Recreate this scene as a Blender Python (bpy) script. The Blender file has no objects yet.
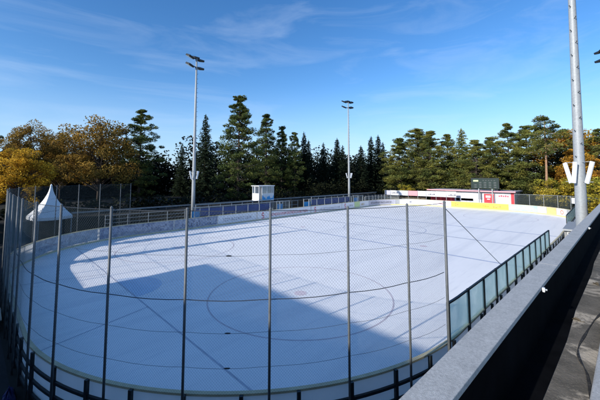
import bpy, bmesh, math, random
from math import sin, cos, pi, radians, sqrt, atan2
from mathutils import Vector, Matrix

# ------------------------------------------------------------------ basics
# x runs along the rink away from the near end, y to the left, z up (metres)
scene = bpy.context.scene
col = scene.collection
random.seed(7)

def children(o):
    return [c for c in bpy.data.objects if c.parent == o]

def tag(o, label=None, cat=None, group=None, kind=None):
    if label: o['label'] = label
    if cat: o['category'] = cat
    if group: o['group'] = group
    if kind: o['kind'] = kind
    return o

def empty(name, loc=(0, 0, 0), rz=0.0, label=None, cat=None, group=None):
    o = bpy.data.objects.new(name, None)
    o.empty_display_size = 0.3
    col.objects.link(o)
    o.location = loc
    o.rotation_euler = (0, 0, rz)
    return tag(o, label, cat, group)

class MB:
    """collects faces of ONE mesh"""
    def __init__(s):
        s.v = []; s.f = []; s.t = []
    def quad(s, a, b, c, d, tone=0.5):
        i = len(s.v); s.v += [tuple(a), tuple(b), tuple(c), tuple(d)]; s.f.append((i, i+1, i+2, i+3)); s.t.append(tone)
    def tri(s, a, b, c, tone=0.5):
        i = len(s.v); s.v += [tuple(a), tuple(b), tuple(c)]; s.f.append((i, i+1, i+2)); s.t.append(tone)
    def hexa(s, p):
        """8 points: bottom loop 0-3, top loop 4-7"""
        i = len(s.v); s.v += [tuple(q) for q in p]
        for f in ((3, 2, 1, 0), (4, 5, 6, 7), (0, 1, 5, 4), (1, 2, 6, 5), (2, 3, 7, 6), (3, 0, 4, 7)):
            s.f.append(tuple(i+k for k in f)); s.t.append(0.5)
        return s
    def box(s, x0, x1, y0, y1, z0, z1, M=None):
        p = [(x0, y0, z0), (x1, y0, z0), (x1, y1, z0), (x0, y1, z0), (x0, y0, z1), (x1, y0, z1), (x1, y1, z1), (x0, y1, z1)]
        if M is not None: p = [M @ Vector(q) for q in p]
        return s.hexa(p)
    def tube(s, pts, rads, n=8, caps=True):
        """tapered tube along points"""
        pts = [Vector(p) for p in pts]
        if not hasattr(rads, '__len__'): rads = [rads]*len(pts)
        base = len(s.v)
        ref = None
        for k, p in enumerate(pts):
            if k == 0: d = pts[1]-pts[0]
            elif k == len(pts)-1: d = pts[-1]-pts[-2]
            else: d = pts[k+1]-pts[k-1]
            d.normalize()
            if ref is None:
                ref = Vector((1, 0, 0)) if abs(d.x) < 0.9 else Vector((0, 1, 0))
            a = (ref - d*ref.dot(d)).normalized(); b = d.cross(a); ref = a
            for j in range(n):
                th = 2*pi*j/n
                s.v.append(tuple(p + (a*cos(th)+b*sin(th))*rads[k]))
        for k in range(len(pts)-1):
            for j in range(n):
                j2 = (j+1) % n
                s.f.append((base+k*n+j, base+k*n+j2, base+(k+1)*n+j2, base+(k+1)*n+j)); s.t.append(0.5)
        if caps and n > 2:
            s.f.append(tuple(base+j for j in reversed(range(n)))); s.t.append(0.5)
            s.f.append(tuple(base+(len(pts)-1)*n+j for j in range(n))); s.t.append(0.5)
        return s
    def build(s, name, mat, parent=None, smooth=False, tone=False, bevel=0.0):
        me = bpy.data.meshes.new(name)
        me.from_pydata(s.v, [], s.f)
        if tone:
            at = me.attributes.new('tone', 'FLOAT', 'FACE')
            at.data.foreach_set('value', s.t)
        if smooth:
            me.polygons.foreach_set('use_smooth', [True]*len(me.polygons))
        me.materials.append(mat)
        me.update()
        o = bpy.data.objects.new(name, me)
        col.objects.link(o)
        if parent: o.parent = parent
        if bevel:
            m = o.modifiers.new('bevel', 'BEVEL'); m.width = bevel; m.segments = 2; m.limit_method = 'ANGLE'
        return o

def copy_tree(o, parent=None):
    c = o.copy(); col.objects.link(c)
    if parent: c.parent = parent
    for ch in children(o):
        copy_tree(ch, c)
    return c

# ------------------------------------------------------------------ materials
def nodes_of(m):
    m.use_nodes = True
    nt = m.node_tree
    return nt, nt.nodes, nt.links

def mat(name, c, rough=0.6, metal=0.0, var=0.15, scale=6.0, c2=None, bump=0.0, bscale=40.0, spec=0.4, stain=0.0, stain_c=(0.03, 0.03, 0.03), coords='Object', speck=0.0):
    """principled with noise-driven colour variation, optional stains and bump"""
    m = bpy.data.materials.new(name)
    nt, N, L = nodes_of(m)
    b = N['Principled BSDF']
    b.inputs['Roughness'].default_value = rough
    b.inputs['Metallic'].default_value = metal
    b.inputs['Specular IOR Level'].default_value = spec
    tc = N.new('ShaderNodeTexCoord')
    no = N.new('ShaderNodeTexNoise'); no.inputs['Scale'].default_value = scale; no.inputs['Detail'].default_value = 6
    no.inputs['Roughness'].default_value = 0.62
    L.new(tc.outputs[coords], no.inputs['Vector'])
    mr = N.new('ShaderNodeMapRange'); mr.inputs['From Min'].default_value = 0.3; mr.inputs['From Max'].default_value = 0.7
    L.new(no.outputs['Fac'], mr.inputs['Value'])
    mx = N.new('ShaderNodeMix'); mx.data_type = 'RGBA'
    if c2 is None:
        lo = tuple(max(0, x*(1-var)) for x in c); hi = tuple(min(1, x*(1+var)) for x in c)
    else:
        lo, hi = c, c2
    mx.inputs['A'].default_value = (*lo, 1); mx.inputs['B'].default_value = (*hi, 1)
    L.new(mr.outputs['Result'], mx.inputs['Factor'])
    out = mx.outputs['Result']
    if stain > 0:
        n2 = N.new('ShaderNodeTexNoise'); n2.inputs['Scale'].default_value = scale*0.37; n2.inputs['Detail'].default_value = 9
        n2.inputs['Roughness'].default_value = 0.7; n2.inputs['Distortion'].default_value = 0.6
        L.new(tc.outputs[coords], n2.inputs['Vector'])
        r2 = N.new('ShaderNodeMapRange'); r2.inputs['From Min'].default_value = 0.5; r2.inputs['From Max'].default_value = 0.68
        r2.inputs['To Max'].default_value = stain
        L.new(n2.outputs['Fac'], r2.inputs['Value'])
        m2 = N.new('ShaderNodeMix'); m2.data_type = 'RGBA'
        m2.inputs['B'].default_value = (*stain_c, 1)
        L.new(r2.outputs['Result'], m2.inputs['Factor']); L.new(out, m2.inputs['A'])
        out = m2.outputs['Result']
    if speck > 0:
        n4 = N.new('ShaderNodeTexNoise'); n4.inputs['Scale'].default_value = 55; n4.inputs['Detail'].default_value = 8; n4.inputs['Roughness'].default_value = .75
        L.new(tc.outputs[coords], n4.inputs['Vector'])
        r4 = N.new('ShaderNodeMapRange'); r4.inputs['From Min'].default_value = .36; r4.inputs['From Max'].default_value = .64
        r4.inputs['To Min'].default_value = 1-speck*.5; r4.inputs['To Max'].default_value = 1+speck*.25
        L.new(n4.outputs['Fac'], r4.inputs['Value'])
        m4 = N.new('ShaderNodeMix'); m4.data_type = 'RGBA'; m4.blend_type = 'MULTIPLY'; m4.inputs['Factor'].default_value = 1
        L.new(out, m4.inputs['A']); L.new(r4.outputs['Result'], m4.inputs['B'])
        out = m4.outputs['Result']
    L.new(out, b.inputs['Base Color'])
    if bump > 0:
        n3 = N.new('ShaderNodeTexNoise'); n3.inputs['Scale'].default_value = bscale; n3.inputs['Detail'].default_value = 8
        L.new(tc.outputs[coords], n3.inputs['Vector'])
        bp = N.new('ShaderNodeBump'); bp.inputs['Strength'].default_value = bump; bp.inputs['Distance'].default_value = 0.02
        L.new(n3.outputs['Fac'], bp.inputs['Height']); L.new(bp.outputs['Normal'], b.inputs['Normal'])
    return m

def leaf_mat(name, dark, light, hue2=None, trans=0.25, rough=0.75):
    """foliage: tone attribute per leaf face picks between dark and light, a slow noise mixes in a second hue"""
    m = bpy.data.materials.new(name)
    nt, N, L = nodes_of(m)
    b = N['Principled BSDF']; outn = N['Material Output']
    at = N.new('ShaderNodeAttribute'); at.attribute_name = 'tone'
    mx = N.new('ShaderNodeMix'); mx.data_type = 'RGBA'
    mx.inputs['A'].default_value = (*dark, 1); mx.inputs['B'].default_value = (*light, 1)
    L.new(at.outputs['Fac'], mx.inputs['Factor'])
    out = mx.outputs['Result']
    if hue2:
        tc = N.new('ShaderNodeTexCoord'); no = N.new('ShaderNodeTexNoise'); no.inputs['Scale'].default_value = 0.45; no.inputs['Detail'].default_value = 3
        oi = N.new('ShaderNodeObjectInfo')
        va = N.new('ShaderNodeVectorMath'); va.operation = 'ADD'
        L.new(tc.outputs['Object'], va.inputs[0]); L.new(oi.outputs['Location'], va.inputs[1])
        L.new(va.outputs['Vector'], no.inputs['Vector'])
        mr = N.new('ShaderNodeMapRange'); mr.inputs['From Min'].default_value = 0.42; mr.inputs['From Max'].default_value = 0.62
        L.new(no.outputs['Fac'], mr.inputs['Value'])
        m2 = N.new('ShaderNodeMix'); m2.data_type = 'RGBA'; m2.inputs['B'].default_value = (*hue2, 1)
        L.new(mr.outputs['Result'], m2.inputs['Factor']); L.new(out, m2.inputs['A'])
        # keep the light/dark of the leaf on the second hue as well
        m3 = N.new('ShaderNodeMix'); m3.data_type = 'RGBA'; m3.blend_type = 'MULTIPLY'; m3.inputs['Factor'].default_value = 1
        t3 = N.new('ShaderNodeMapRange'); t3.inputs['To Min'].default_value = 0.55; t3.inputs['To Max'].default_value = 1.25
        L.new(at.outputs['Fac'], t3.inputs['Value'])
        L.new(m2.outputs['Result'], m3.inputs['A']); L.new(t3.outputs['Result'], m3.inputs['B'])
        out = m3.outputs['Result']
    L.new(out, b.inputs['Base Color'])
    b.inputs['Roughness'].default_value = rough
    b.inputs['Specular IOR Level'].default_value = 0.15
    tr = N.new('ShaderNodeBsdfTranslucent'); L.new(out, tr.inputs['Color'])
    ms = N.new('ShaderNodeMixShader'); ms.inputs['Fac'].default_value = trans
    L.new(b.outputs['BSDF'], ms.inputs[1]); L.new(tr.outputs['BSDF'], ms.inputs[2])
    L.new(ms.outputs['Shader'], outn.inputs['Surface'])
    return m

def glass_mat(name, tint, opac, rough=0.15):
    """scuffed rink glazing: mostly see-through sheet with a milky tint"""
    m = bpy.data.materials.new(name)
    nt, N, L = nodes_of(m)
    b = N['Principled BSDF']; outn = N['Material Output']
    b.inputs['Base Color'].default_value = (*tint, 1); b.inputs['Roughness'].default_value = rough
    tr = N.new('ShaderNodeBsdfTransparent'); tr.inputs['Color'].default_value = tuple((0.62+0.38*x) if opac > .4 else (0.45+0.55*x) for x in tint)+(1,)
    if opac > .4:
        b.inputs['Roughness'].default_value = .5
        tl = N.new('ShaderNodeBsdfTranslucent'); tl.inputs['Color'].default_value = (*tint, 1)
        am = N.new('ShaderNodeMixShader'); am.inputs['Fac'].default_value = .6
        L.new(b.outputs['BSDF'], am.inputs[1]); L.new(tl.outputs['BSDF'], am.inputs[2])
    tc = N.new('ShaderNodeTexCoord'); no = N.new('ShaderNodeTexNoise'); no.inputs['Scale'].default_value = 1.7; no.inputs['Detail'].default_value = 7
    L.new(tc.outputs['Object'], no.inputs['Vector'])
    mr = N.new('ShaderNodeMapRange'); mr.inputs['From Min'].default_value = 0.3; mr.inputs['From Max'].default_value = 0.7
    mr.inputs['To Min'].default_value = opac*0.75; mr.inputs['To Max'].default_value = min(1, opac*1.25)
    L.new(no.outputs['Fac'], mr.inputs['Value'])
    ms = N.new('ShaderNodeMixShader'); L.new(mr.outputs['Result'], ms.inputs['Fac'])
    L.new(tr.outputs['BSDF'], ms.inputs[1]); L.new(am.outputs['Shader'] if opac > .4 else b.outputs['BSDF'], ms.inputs[2])
    L.new(ms.outputs['Shader'], outn.inputs['Surface'])
    return m

def translucify(m, fac, c):
    nt, N, L = nodes_of(m); b = N['Principled BSDF']
    tl = N.new('ShaderNodeBsdfTranslucent'); tl.inputs['Color'].default_value = (*c, 1)
    ms = N.new('ShaderNodeMixShader'); ms.inputs['Fac'].default_value = fac
    L.new(b.outputs['BSDF'], ms.inputs[1]); L.new(tl.outputs['BSDF'], ms.inputs[2])
    L.new(ms.outputs['Shader'], N['Material Output'].inputs['Surface'])
    return m

M = {}
# ice: whitened sheet with frosty patches and skate-scuffed roughness
def ice_material():
    m = bpy.data.materials.new('ice')
    nt, N, L = nodes_of(m); b = N['Principled BSDF']
    tc = N.new('ShaderNodeTexCoord')
    n1 = N.new('ShaderNodeTexNoise'); n1.inputs['Scale'].default_value = 0.35; n1.inputs['Detail'].default_value = 8; n1.inputs['Roughness'].default_value = 0.65
    mp = N.new('ShaderNodeMapping'); mp.inputs['Scale'].default_value = (0.6, 1.4, 1)
    L.new(tc.outputs['Object'], mp.inputs['Vector']); L.new(mp.outputs['Vector'], n1.inputs['Vector'])
    n2 = N.new('ShaderNodeTexNoise'); n2.inputs['Scale'].default_value = 9; n2.inputs['Detail'].default_value = 10; n2.inputs['Roughness'].default_value = 0.8
    L.new(tc.outputs['Object'], n2.inputs['Vector'])
    ad = N.new('ShaderNodeMath'); ad.operation = 'MULTIPLY_ADD'; ad.inputs[1].default_value = 0.16
    L.new(n2.outputs['Fac'], ad.inputs[0]); L.new(n1.outputs['Fac'], ad.inputs[2])
    mr = N.new('ShaderNodeMapRange'); mr.inputs['From Min'].default_value = 0.40; mr.inputs['From Max'].default_value = 0.78
    L.new(ad.outputs['Value'], mr.inputs['Value'])
    mx = N.new('ShaderNodeMix'); mx.data_type = 'RGBA'
    mx.inputs['A'].default_value = (0.90, 0.875, 0.845, 1); mx.inputs['B'].default_value = (0.95, 0.925, 0.895, 1)
    L.new(mr.outputs['Result'], mx.inputs['Factor'])
    prev = mx.outputs['Result']
    # long scuffs left by blades and by the resurfacer, in several directions
    for (rot, sx, sy, lo, hi, amt) in ((12, .25, 5.0, .60, .70, .45), (-35, .5, 7.0, .62, .70, .4), (70, .4, 6.0, .63, .70, .4), (3, .06, .9, .52, .66, .55)):
        m3 = N.new('ShaderNodeMapping'); m3.inputs['Rotation'].default_value = (0, 0, radians(rot)); m3.inputs['Scale'].default_value = (sx, sy, 1)
        n3 = N.new('ShaderNodeTexNoise'); n3.inputs['Scale'].default_value = 1.0; n3.inputs['Detail'].default_value = 5; n3.inputs['Distortion'].default_value = .4
        L.new(tc.outputs['Object'], m3.inputs['Vector']); L.new(m3.outputs['Vector'], n3.inputs['Vector'])
        r3 = N.new('ShaderNodeMapRange'); r3.inputs['From Min'].default_value = lo; r3.inputs['From Max'].default_value = hi; r3.inputs['To Max'].default_value = amt
        L.new(n3.outputs['Fac'], r3.inputs['Value'])
        x3 = N.new('ShaderNodeMix'); x3.data_type = 'RGBA'; x3.inputs['B'].default_value = (.76, .75, .75, 1)
        L.new(r3.outputs['Result'], x3.inputs['Factor']); L.new(prev, x3.inputs['A']); prev = x3.outputs['Result']
    L.new(prev, b.inputs['Base Color'])
    r = N.new('ShaderNodeMapRange'); r.inputs['To Min'].default_value = 0.45; r.inputs['To Max'].default_value = 0.7
    L.new(n1.outputs['Fac'], r.inputs['Value']); L.new(r.outputs['Result'], b.inputs['Roughness'])
    b.inputs['Specular IOR Level'].default_value = 0.08
    return m
M['ice'] = ice_material()

def terrace_material():
    """grey-brown screed, pale sandy drift beside the parapet and dark damp edges"""
    m = bpy.data.materials.new('terrace_floor')
    nt, N, L = nodes_of(m); b = N['Principled BSDF']
    tc = N.new('ShaderNodeTexCoord')
    def noise(sc, det=8, ro=0.65, dist=0.0):
        n = N.new('ShaderNodeTexNoise'); n.inputs['Scale'].default_value = sc; n.inputs['Detail'].default_value = det
        n.inputs['Roughness'].default_value = ro; n.inputs['Distortion'].default_value = dist
        L.new(tc.outputs['Object'], n.inputs['Vector']); return n.outputs['Fac']
    def rng(s, a, b_, c=0.0, d=1.0):
        r = N.new('ShaderNodeMapRange'); r.inputs['From Min'].default_value = a; r.inputs['From Max'].default_value = b_
        r.inputs['To Min'].default_value = c; r.inputs['To Max'].default_value = d
        L.new(s, r.inputs['Value']); return r.outputs['Result']
    def mixc(f, a, c):
        x = N.new('ShaderNodeMix'); x.data_type = 'RGBA'
        L.new(f, x.inputs['Factor'])
        if isinstance(a, tuple): x.inputs['A'].default_value = (*a, 1)
        else: L.new(a, x.inputs['A'])
        x.inputs['B'].default_value = (*c, 1)
        return x.outputs['Result']
    c = mixc(rng(noise(5.0), 0.3, 0.7), (0.10, 0.090, 0.072), (0.21, 0.185, 0.148))
    c = mixc(rng(noise(1.5, 9, 0.7, 0.8), 0.52, 0.60, 0, 0.95), c, (0.52, 0.45, 0.35))
    c = mixc(rng(noise(1.1, 7, 0.6, 1.2), 0.56, 0.66, 0, 0.85), c, (0.04, 0.042, 0.048))
    c = mixc(rng(noise(60.0, 4), 0.62, 0.72, 0, 0.7), c, (0.5, 0.45, 0.36))
    c = mixc(rng(noise(28.0, 4), 0.64, 0.70, 0, 0.8), c, (0.03, 0.028, 0.025))
    L.new(c, b.inputs['Base Color'])
    b.inputs['Roughness'].default_value = 0.9; b.inputs['Specular IOR Level'].default_value = 0.2
    bp = N.new('ShaderNodeBump'); bp.inputs['Strength'].default_value = 0.6; bp.inputs['Distance'].default_value = 0.015
    L.new(noise(35.0, 10), bp.inputs['Height']); L.new(bp.outputs['Normal'], b.inputs['Normal'])
    return m
M['terrace'] = terrace_material()
M['ground'] = mat('forest_ground', (0.012, 0.012, 0.008), 0.95, var=0.5, scale=0.6, stain=0.5, stain_c=(0.022, 0.018, 0.012), bump=0.5, bscale=4)
M['tar'] = mat('tar_seam', (0.028, 0.026, 0.024), 0.9, var=0.5, scale=40, stain=.8, stain_c=(0.10, 0.09, 0.075), bump=.5, bscale=80)
M['asphalt'] = mat('asphalt', (0.014, 0.014, 0.015), 0.9, var=0.3, scale=3, bump=0.4, bscale=60)
M['coping'] = mat('coping_concrete', (0.47, 0.455, 0.42), 0.75, var=0.10, scale=9, stain=0.35, stain_c=(0.33, 0.32, 0.295), bump=0.25, bscale=160, speck=.5)
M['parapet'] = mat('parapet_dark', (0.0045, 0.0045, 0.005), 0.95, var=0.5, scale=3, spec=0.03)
M['concrete'] = mat('concrete', (0.30, 0.30, 0.29), 0.85, var=0.2, scale=2, stain=0.5, stain_c=(0.16, 0.16, 0.15), bump=0.3)
M['galv'] = mat('galvanised_steel', (0.36, 0.375, 0.375), 0.55, metal=0.15, var=0.14, scale=14, stain=0.4, stain_c=(0.27, 0.285, 0.29))
M['post'] = mat('net_post_steel', (0.13, 0.138, 0.138), 0.5, metal=0.0, var=0.2, scale=8)
M['darksteel'] = mat('dark_steel', (0.022, 0.028, 0.03), 0.5, metal=0.2, var=0.3, scale=10)
M['mesh'] = mat('net_wire', (0.085, 0.105, 0.10), 0.6, metal=0.2, var=0.15, scale=2)
M['cable'] = mat('steel_cable', (0.06, 0.065, 0.075), 0.5, metal=0.4, var=0.2)
M['rail_cap'] = mat('yellow_rail', (0.62, 0.54, 0.33), 0.6, var=0.15, scale=3, stain=0.4, stain_c=(0.40, 0.36, 0.24))
M['kick'] = mat('yellow_kick_strip', (0.78, 0.70, 0.28), 0.5, var=0.1, scale=3)
M['board'] = mat('white_board', (0.80, 0.80, 0.79), 0.4, var=0.06, scale=1.2, stain=0.35, stain_c=(0.50, 0.51, 0.53))
translucify(M['board'], .6, (.92, .92, .90))
M['board_back'] = mat('board_back', (0.74, 0.76, 0.76), 0.6, var=0.12, scale=2.5, stain=0.5, stain_c=(0.55, 0.57, 0.57))
M['glass'] = glass_mat('tinted_glazing', (0.80, 0.98, 0.90), 0.5)
M['clear'] = glass_mat('clear_glazing', (0.62, 0.68, 0.70), 0.06)
M['white'] = mat('white_paint', (0.80, 0.80, 0.79), 0.45, var=0.06, scale=4, stain=0.2, stain_c=(0.6, 0.6, 0.58))
M['ad_white'] = mat('advert_white', (0.78, 0.78, 0.79), 0.4, var=0.05, scale=2, stain=0.25, stain_c=(0.6, 0.61, 0.64))
M['ad_grey'] = mat('advert_grey', (0.52, 0.51, 0.56), 0.4, var=0.15, scale=2)
M['ad_dull'] = mat('advert_dull_grey', (0.20, 0.23, 0.27), 0.4, c2=(0.50, 0.53, 0.57), scale=3)
M['ad_navy'] = mat('advert_navy', (0.05, 0.09, 0.20), 0.4, c2=(0.46, 0.50, 0.56), scale=3.5)
M['ad_blue'] = mat('advert_pale_blue', (0.34, 0.68, 0.76), 0.4, c2=(0.52, 0.78, 0.82), scale=1.4)
M['ad_yellow'] = mat('advert_yellow', (0.88, 0.76, 0.09), 0.4, var=0.05, scale=2)
M['ad_orange'] = mat('advert_orange', (0.86, 0.55, 0.22), 0.4, var=0.06, scale=2)
M['ad_green'] = mat('advert_green', (0.55, 0.68, 0.32), 0.4, var=0.08, scale=2)
M['ad_pink'] = mat('advert_pink_red', (0.78, 0.36, 0.38), 0.4, var=0.06, scale=2)
M['red'] = mat('red_paint', (0.62, 0.045, 0.06), 0.45, var=0.12, scale=3)
M['ink_red'] = mat('ink_red', (0.62, 0.12, 0.16), 0.5, var=0.05)
M['ink_dark'] = mat('ink_dark', (0.10, 0.10, 0.13), 0.5, var=0.05)
M['ink_brown'] = mat('ink_brown', (0.45, 0.30, 0.05), 0.5, var=0.05)
M['ink_pale'] = mat('ink_pale', (0.40, 0.44, 0.54), 0.5, var=0.2, scale=5)
M['ink_white'] = mat('ink_white', (0.8, 0.82, 0.84), 0.5, var=0.03)
M['ink_orange'] = mat('ink_orange', (0.8, 0.25, 0.12), 0.5, var=0.05)
M['blue'] = mat('blue_plastic', (0.014, 0.07, 0.34), 0.45, var=0.2, scale=4)
M['cyan'] = mat('light_blue_panel', (0.20, 0.70, 1.0), 0.4, var=0.08, scale=3)
translucify(M['cyan'], .6, (.15, .62, 1.0))
M['black'] = mat('black_matte', (0.01, 0.01, 0.011), 0.8, var=0.2)
M['pavilion_roof'] = mat('pavilion_roof', (0.42, 0.40, 0.40), 0.7, var=0.12, scale=1)
M['brown'] = mat('brown_timber', (0.12, 0.095, 0.06), 0.8, var=0.35, scale=2)
M['timber'] = mat('pale_timber', (0.42, 0.36, 0.27), 0.75, var=0.2, scale=5)
M['scoreboard'] = mat('scoreboard_green', (0.006, 0.022, 0.017), 0.6, var=0.3, scale=2)
M['score_digit'] = mat('scoreboard_digit', (0.05, 0.062, 0.058), 0.5, var=0.3, scale=6)
M['tent'] = mat('tent_fabric', (0.82, 0.83, 0.83), 0.6, var=0.05, scale=1.2)
M['bark'] = mat('bark', (0.075, 0.055, 0.040), 0.95, var=0.35, scale=6, bump=0.6, bscale=14)
M['pine_bark'] = mat('pine_bark', (0.36, 0.21, 0.12), 0.9, var=0.3, scale=5, bump=0.5, bscale=12)
M['hall'] = mat('hall_wall', (0.22, 0.21, 0.20), 0.85, var=0.1, scale=1)
M['lamp_glass'] = mat('lamp_glass', (0.35, 0.36, 0.38), 0.2, var=0.1)
M['tarp'] = mat('blue_tarpaulin', (0.006, 0.010, 0.09), 0.5, var=0.3, scale=5)
M['line_red'] = mat('ice_line_red', (0.62, 0.54, 0.56), 0.5, var=0.15, scale=3)
M['line_pink'] = mat('ice_spot_pink', (0.80, 0.66, 0.66), 0.5, var=0.12, scale=3)
M['line_grey'] = mat('ice_line_grey', (0.50, 0.52, 0.58), 0.5, var=0.15, scale=2)
M['line_blue'] = mat('ice_line_blue', (0.48, 0.52, 0.64), 0.5, var=0.15, scale=2)
M['crease'] = mat('crease_blue', (0.60, 0.69, 0.80), 0.5, var=0.06, scale=2)
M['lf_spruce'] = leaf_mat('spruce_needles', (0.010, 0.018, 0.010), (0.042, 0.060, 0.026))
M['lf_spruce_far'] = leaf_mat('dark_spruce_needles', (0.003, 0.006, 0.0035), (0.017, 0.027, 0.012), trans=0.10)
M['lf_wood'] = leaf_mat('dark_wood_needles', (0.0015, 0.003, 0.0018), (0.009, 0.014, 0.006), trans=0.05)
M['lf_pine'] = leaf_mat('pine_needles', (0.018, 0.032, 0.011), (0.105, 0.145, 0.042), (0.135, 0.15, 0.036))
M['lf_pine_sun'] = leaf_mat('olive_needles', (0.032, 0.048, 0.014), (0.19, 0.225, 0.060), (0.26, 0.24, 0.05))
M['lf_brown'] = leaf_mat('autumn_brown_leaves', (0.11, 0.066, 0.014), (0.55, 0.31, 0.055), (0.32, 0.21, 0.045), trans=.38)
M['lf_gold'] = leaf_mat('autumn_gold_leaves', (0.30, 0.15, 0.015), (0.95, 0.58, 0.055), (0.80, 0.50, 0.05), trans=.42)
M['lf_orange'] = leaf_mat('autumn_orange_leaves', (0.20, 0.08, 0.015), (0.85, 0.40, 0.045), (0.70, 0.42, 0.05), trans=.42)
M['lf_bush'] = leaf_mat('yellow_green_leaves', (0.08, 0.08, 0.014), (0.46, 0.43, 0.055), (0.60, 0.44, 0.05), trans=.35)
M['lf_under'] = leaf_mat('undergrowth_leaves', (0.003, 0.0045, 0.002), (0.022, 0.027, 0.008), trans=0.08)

# ------------------------------------------------------------------ the rink outline
def ring_points():
    """closed outline of the ice, (x, y); starts on the right side near the camera, runs round the near end, up the left side, round the far end and back"""
    pts = []
    x0, R, W = -1.05, 9.4, 14.95
    xr, yr = 8.35, -W
    for k in range(0, 61):                                   # near right corner
        a = pi/2*k/60
        pts.append((x0+R-R*sin(a), -(W-R)-R*cos(a)))
    for k in range(1, 40):                                   # near end
        t = k/40
        pts.append((x0-0.11*sin(pi*t), -(W-R)+2*(W-R)*t))
    for k in range(0, 61):                                   # near left corner
        a = pi/2*k/60
        pts.append((x0+R-R*cos(a), (W-R)+R*sin(a)))
    R2 = 8.5; xe = 60.1
    for k in range(1, 120):                                  # left side
        t = k/120
        pts.append((8.35+(xe-R2-8.35)*t, W))
    for k in range(0, 51):
        a = pi/2*k/50
        pts.append((xe-R2+R2*sin(a), W-R2+R2*cos(a)))
    Wr = 15.45
    for k in range(1, 50):
        t = k/50
        pts.append((xe, (W-R2)-(W-R2+Wr-R2)*t))
    for k in range(0, 51):
        a = pi/2*k/50
        pts.append((xe-R2+R2*cos(a), -(Wr-R2)-R2*sin(a)))
    n = 120
    xa, ya = xe-R2, -Wr
    xm, ym = 30.0, -15.5
    for k in range(1, n):
        t = k/n
        if t < 0.5:
            q = t/0.5; pts.append((xa+(xm-xa)*q, ya+(ym-ya)*q))
        else:
            q = (t-0.5)/0.5; pts.append((xm+(xr-xm)*q, ym+(yr-ym)*q))
    return pts
RP = ring_points()
RN = len(RP)
RS = [0.0]
for i in range(RN):
    a, b = RP[i], RP[(i+1) % RN]
    RS.append(RS[-1]+math.hypot(b[0]-a[0], b[1]-a[1]))
RL = RS[-1]
import bisect
def ring(s, off=0.0, z=0.0):
    s = s % RL
    i = min(max(bisect.bisect_right(RS, s)-1, 0), RN-1)
    a, b, c, d = RP[i-1], RP[i], RP[(i+1) % RN], RP[(i+2) % RN]
    t = (s-RS[i])/max(1e-9, RS[i+1]-RS[i])
    p = (b[0]+(c[0]-b[0])*t, b[1]+(c[1]-b[1])*t)
    d1 = (c[0]-a[0], c[1]-a[1]); d2 = (d[0]-b[0], d[1]-b[1])
    dx = d1[0]*(1-t)+d2[0]*t; dy = d1[1]*(1-t)+d2[1]*t
    l = math.hypot(dx, dy)
    # the path runs clockwise seen from above, so outward is to its left
    return Vector((p[0]-dy/l*off, p[1]+dx/l*off, z))
def s_at(x, y):
    k = min(range(RN), key=lambda i: (RP[i][0]-x)**2+(RP[i][1]-y)**2)
    best = min((((ring(RS[k]+e).x-x)**2+(ring(RS[k]+e).y-y)**2, RS[k]+e) for e in [q*0.02 for q in range(-40, 41)]))
    return best[1]
# outward test
_c = ring(5.0, 1.0); _d = ring(5.0)
SGN = 1.0 if (_c-Vector((30, 0, 0))).length > (_d-Vector((30, 0, 0))).length else -1.0
def rg(s, off=0.0, z=0.0):
    return ring(s, off*SGN, z)

def band(name, s0, s1, o0, o1, z0, z1, m, parent, step=0.35, mb=None):
    """solid strip that follows the outline"""
    own = mb is None
    mb = mb or MB()
    n = max(1, int(abs(s1-s0)/step))
    closed = abs(abs(s1-s0)-RL) < 1e-3
    base = len(mb.v)
    for k in range(n+1):
        s = s0+(s1-s0)*k/n
        for (o, z) in ((o0, z0), (o1, z0), (o1, z1), (o0, z1)):
            mb.v.append(tuple(rg(s, o, z)))
    for k in range(n):
        for j in range(4):
            j2 = (j+1) % 4
            mb.f.append((base+4*k+j, base+4*k+j2, base+4*k+4+j2, base+4*k+4+j)); mb.t.append(.5)
    if not closed:
        mb.f.append((base+3, base+2, base+1, base)); mb.t.append(.5)
        e = base+4*n
        mb.f.append((e, e+1, e+2, e+3)); mb.t.append(.5)
    if own:
        return mb.build(name, m, parent)
    return mb

# ------------------------------------------------------------------ setting
g = MB(); g.quad((-400, -400, -0.12), (500, -400, -0.12), (500, 500, -0.12), (-400, 500, -0.12))
tag(g.build('ground', M['ground']), kind='structure')
g = MB()   # paved walk round the rink
o0, n = [], 400
for k in range(n):
    s = RL*k/n
    a, b, c, d = rg(s, 0.3, -0.116), rg(s, 4.2, -0.116), rg(s+RL/n, 4.2, -0.116), rg(s+RL/n, 0.3, -0.116)
    g.quad(a, b, c, d)
tag(g.build('walkway_pavement', M['asphalt']), kind='structure')

g = MB()
i = 0
g.v = [(p.x, p.y, 0.0) for p in (rg(RL*k/420, 0.01) for k in range(420))] + [(p.x, p.y, -0.10) for p in (rg(RL*k/420, 0.01) for k in range(420))]
g.f = [tuple(range(420))] + [(k, 420+k, 420+(k+1) % 420, (k+1) % 420) for k in range(420)]
g.t = [0.5]*len(g.f)
ice = tag(g.build('ice_surface', M['ice']), kind='structure')
bm = bmesh.new(); bm.from_mesh(ice.data); bmesh.ops.recalc_face_normals(bm, faces=bm.faces)
bm.to_mesh(ice.data); bm.free()

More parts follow.
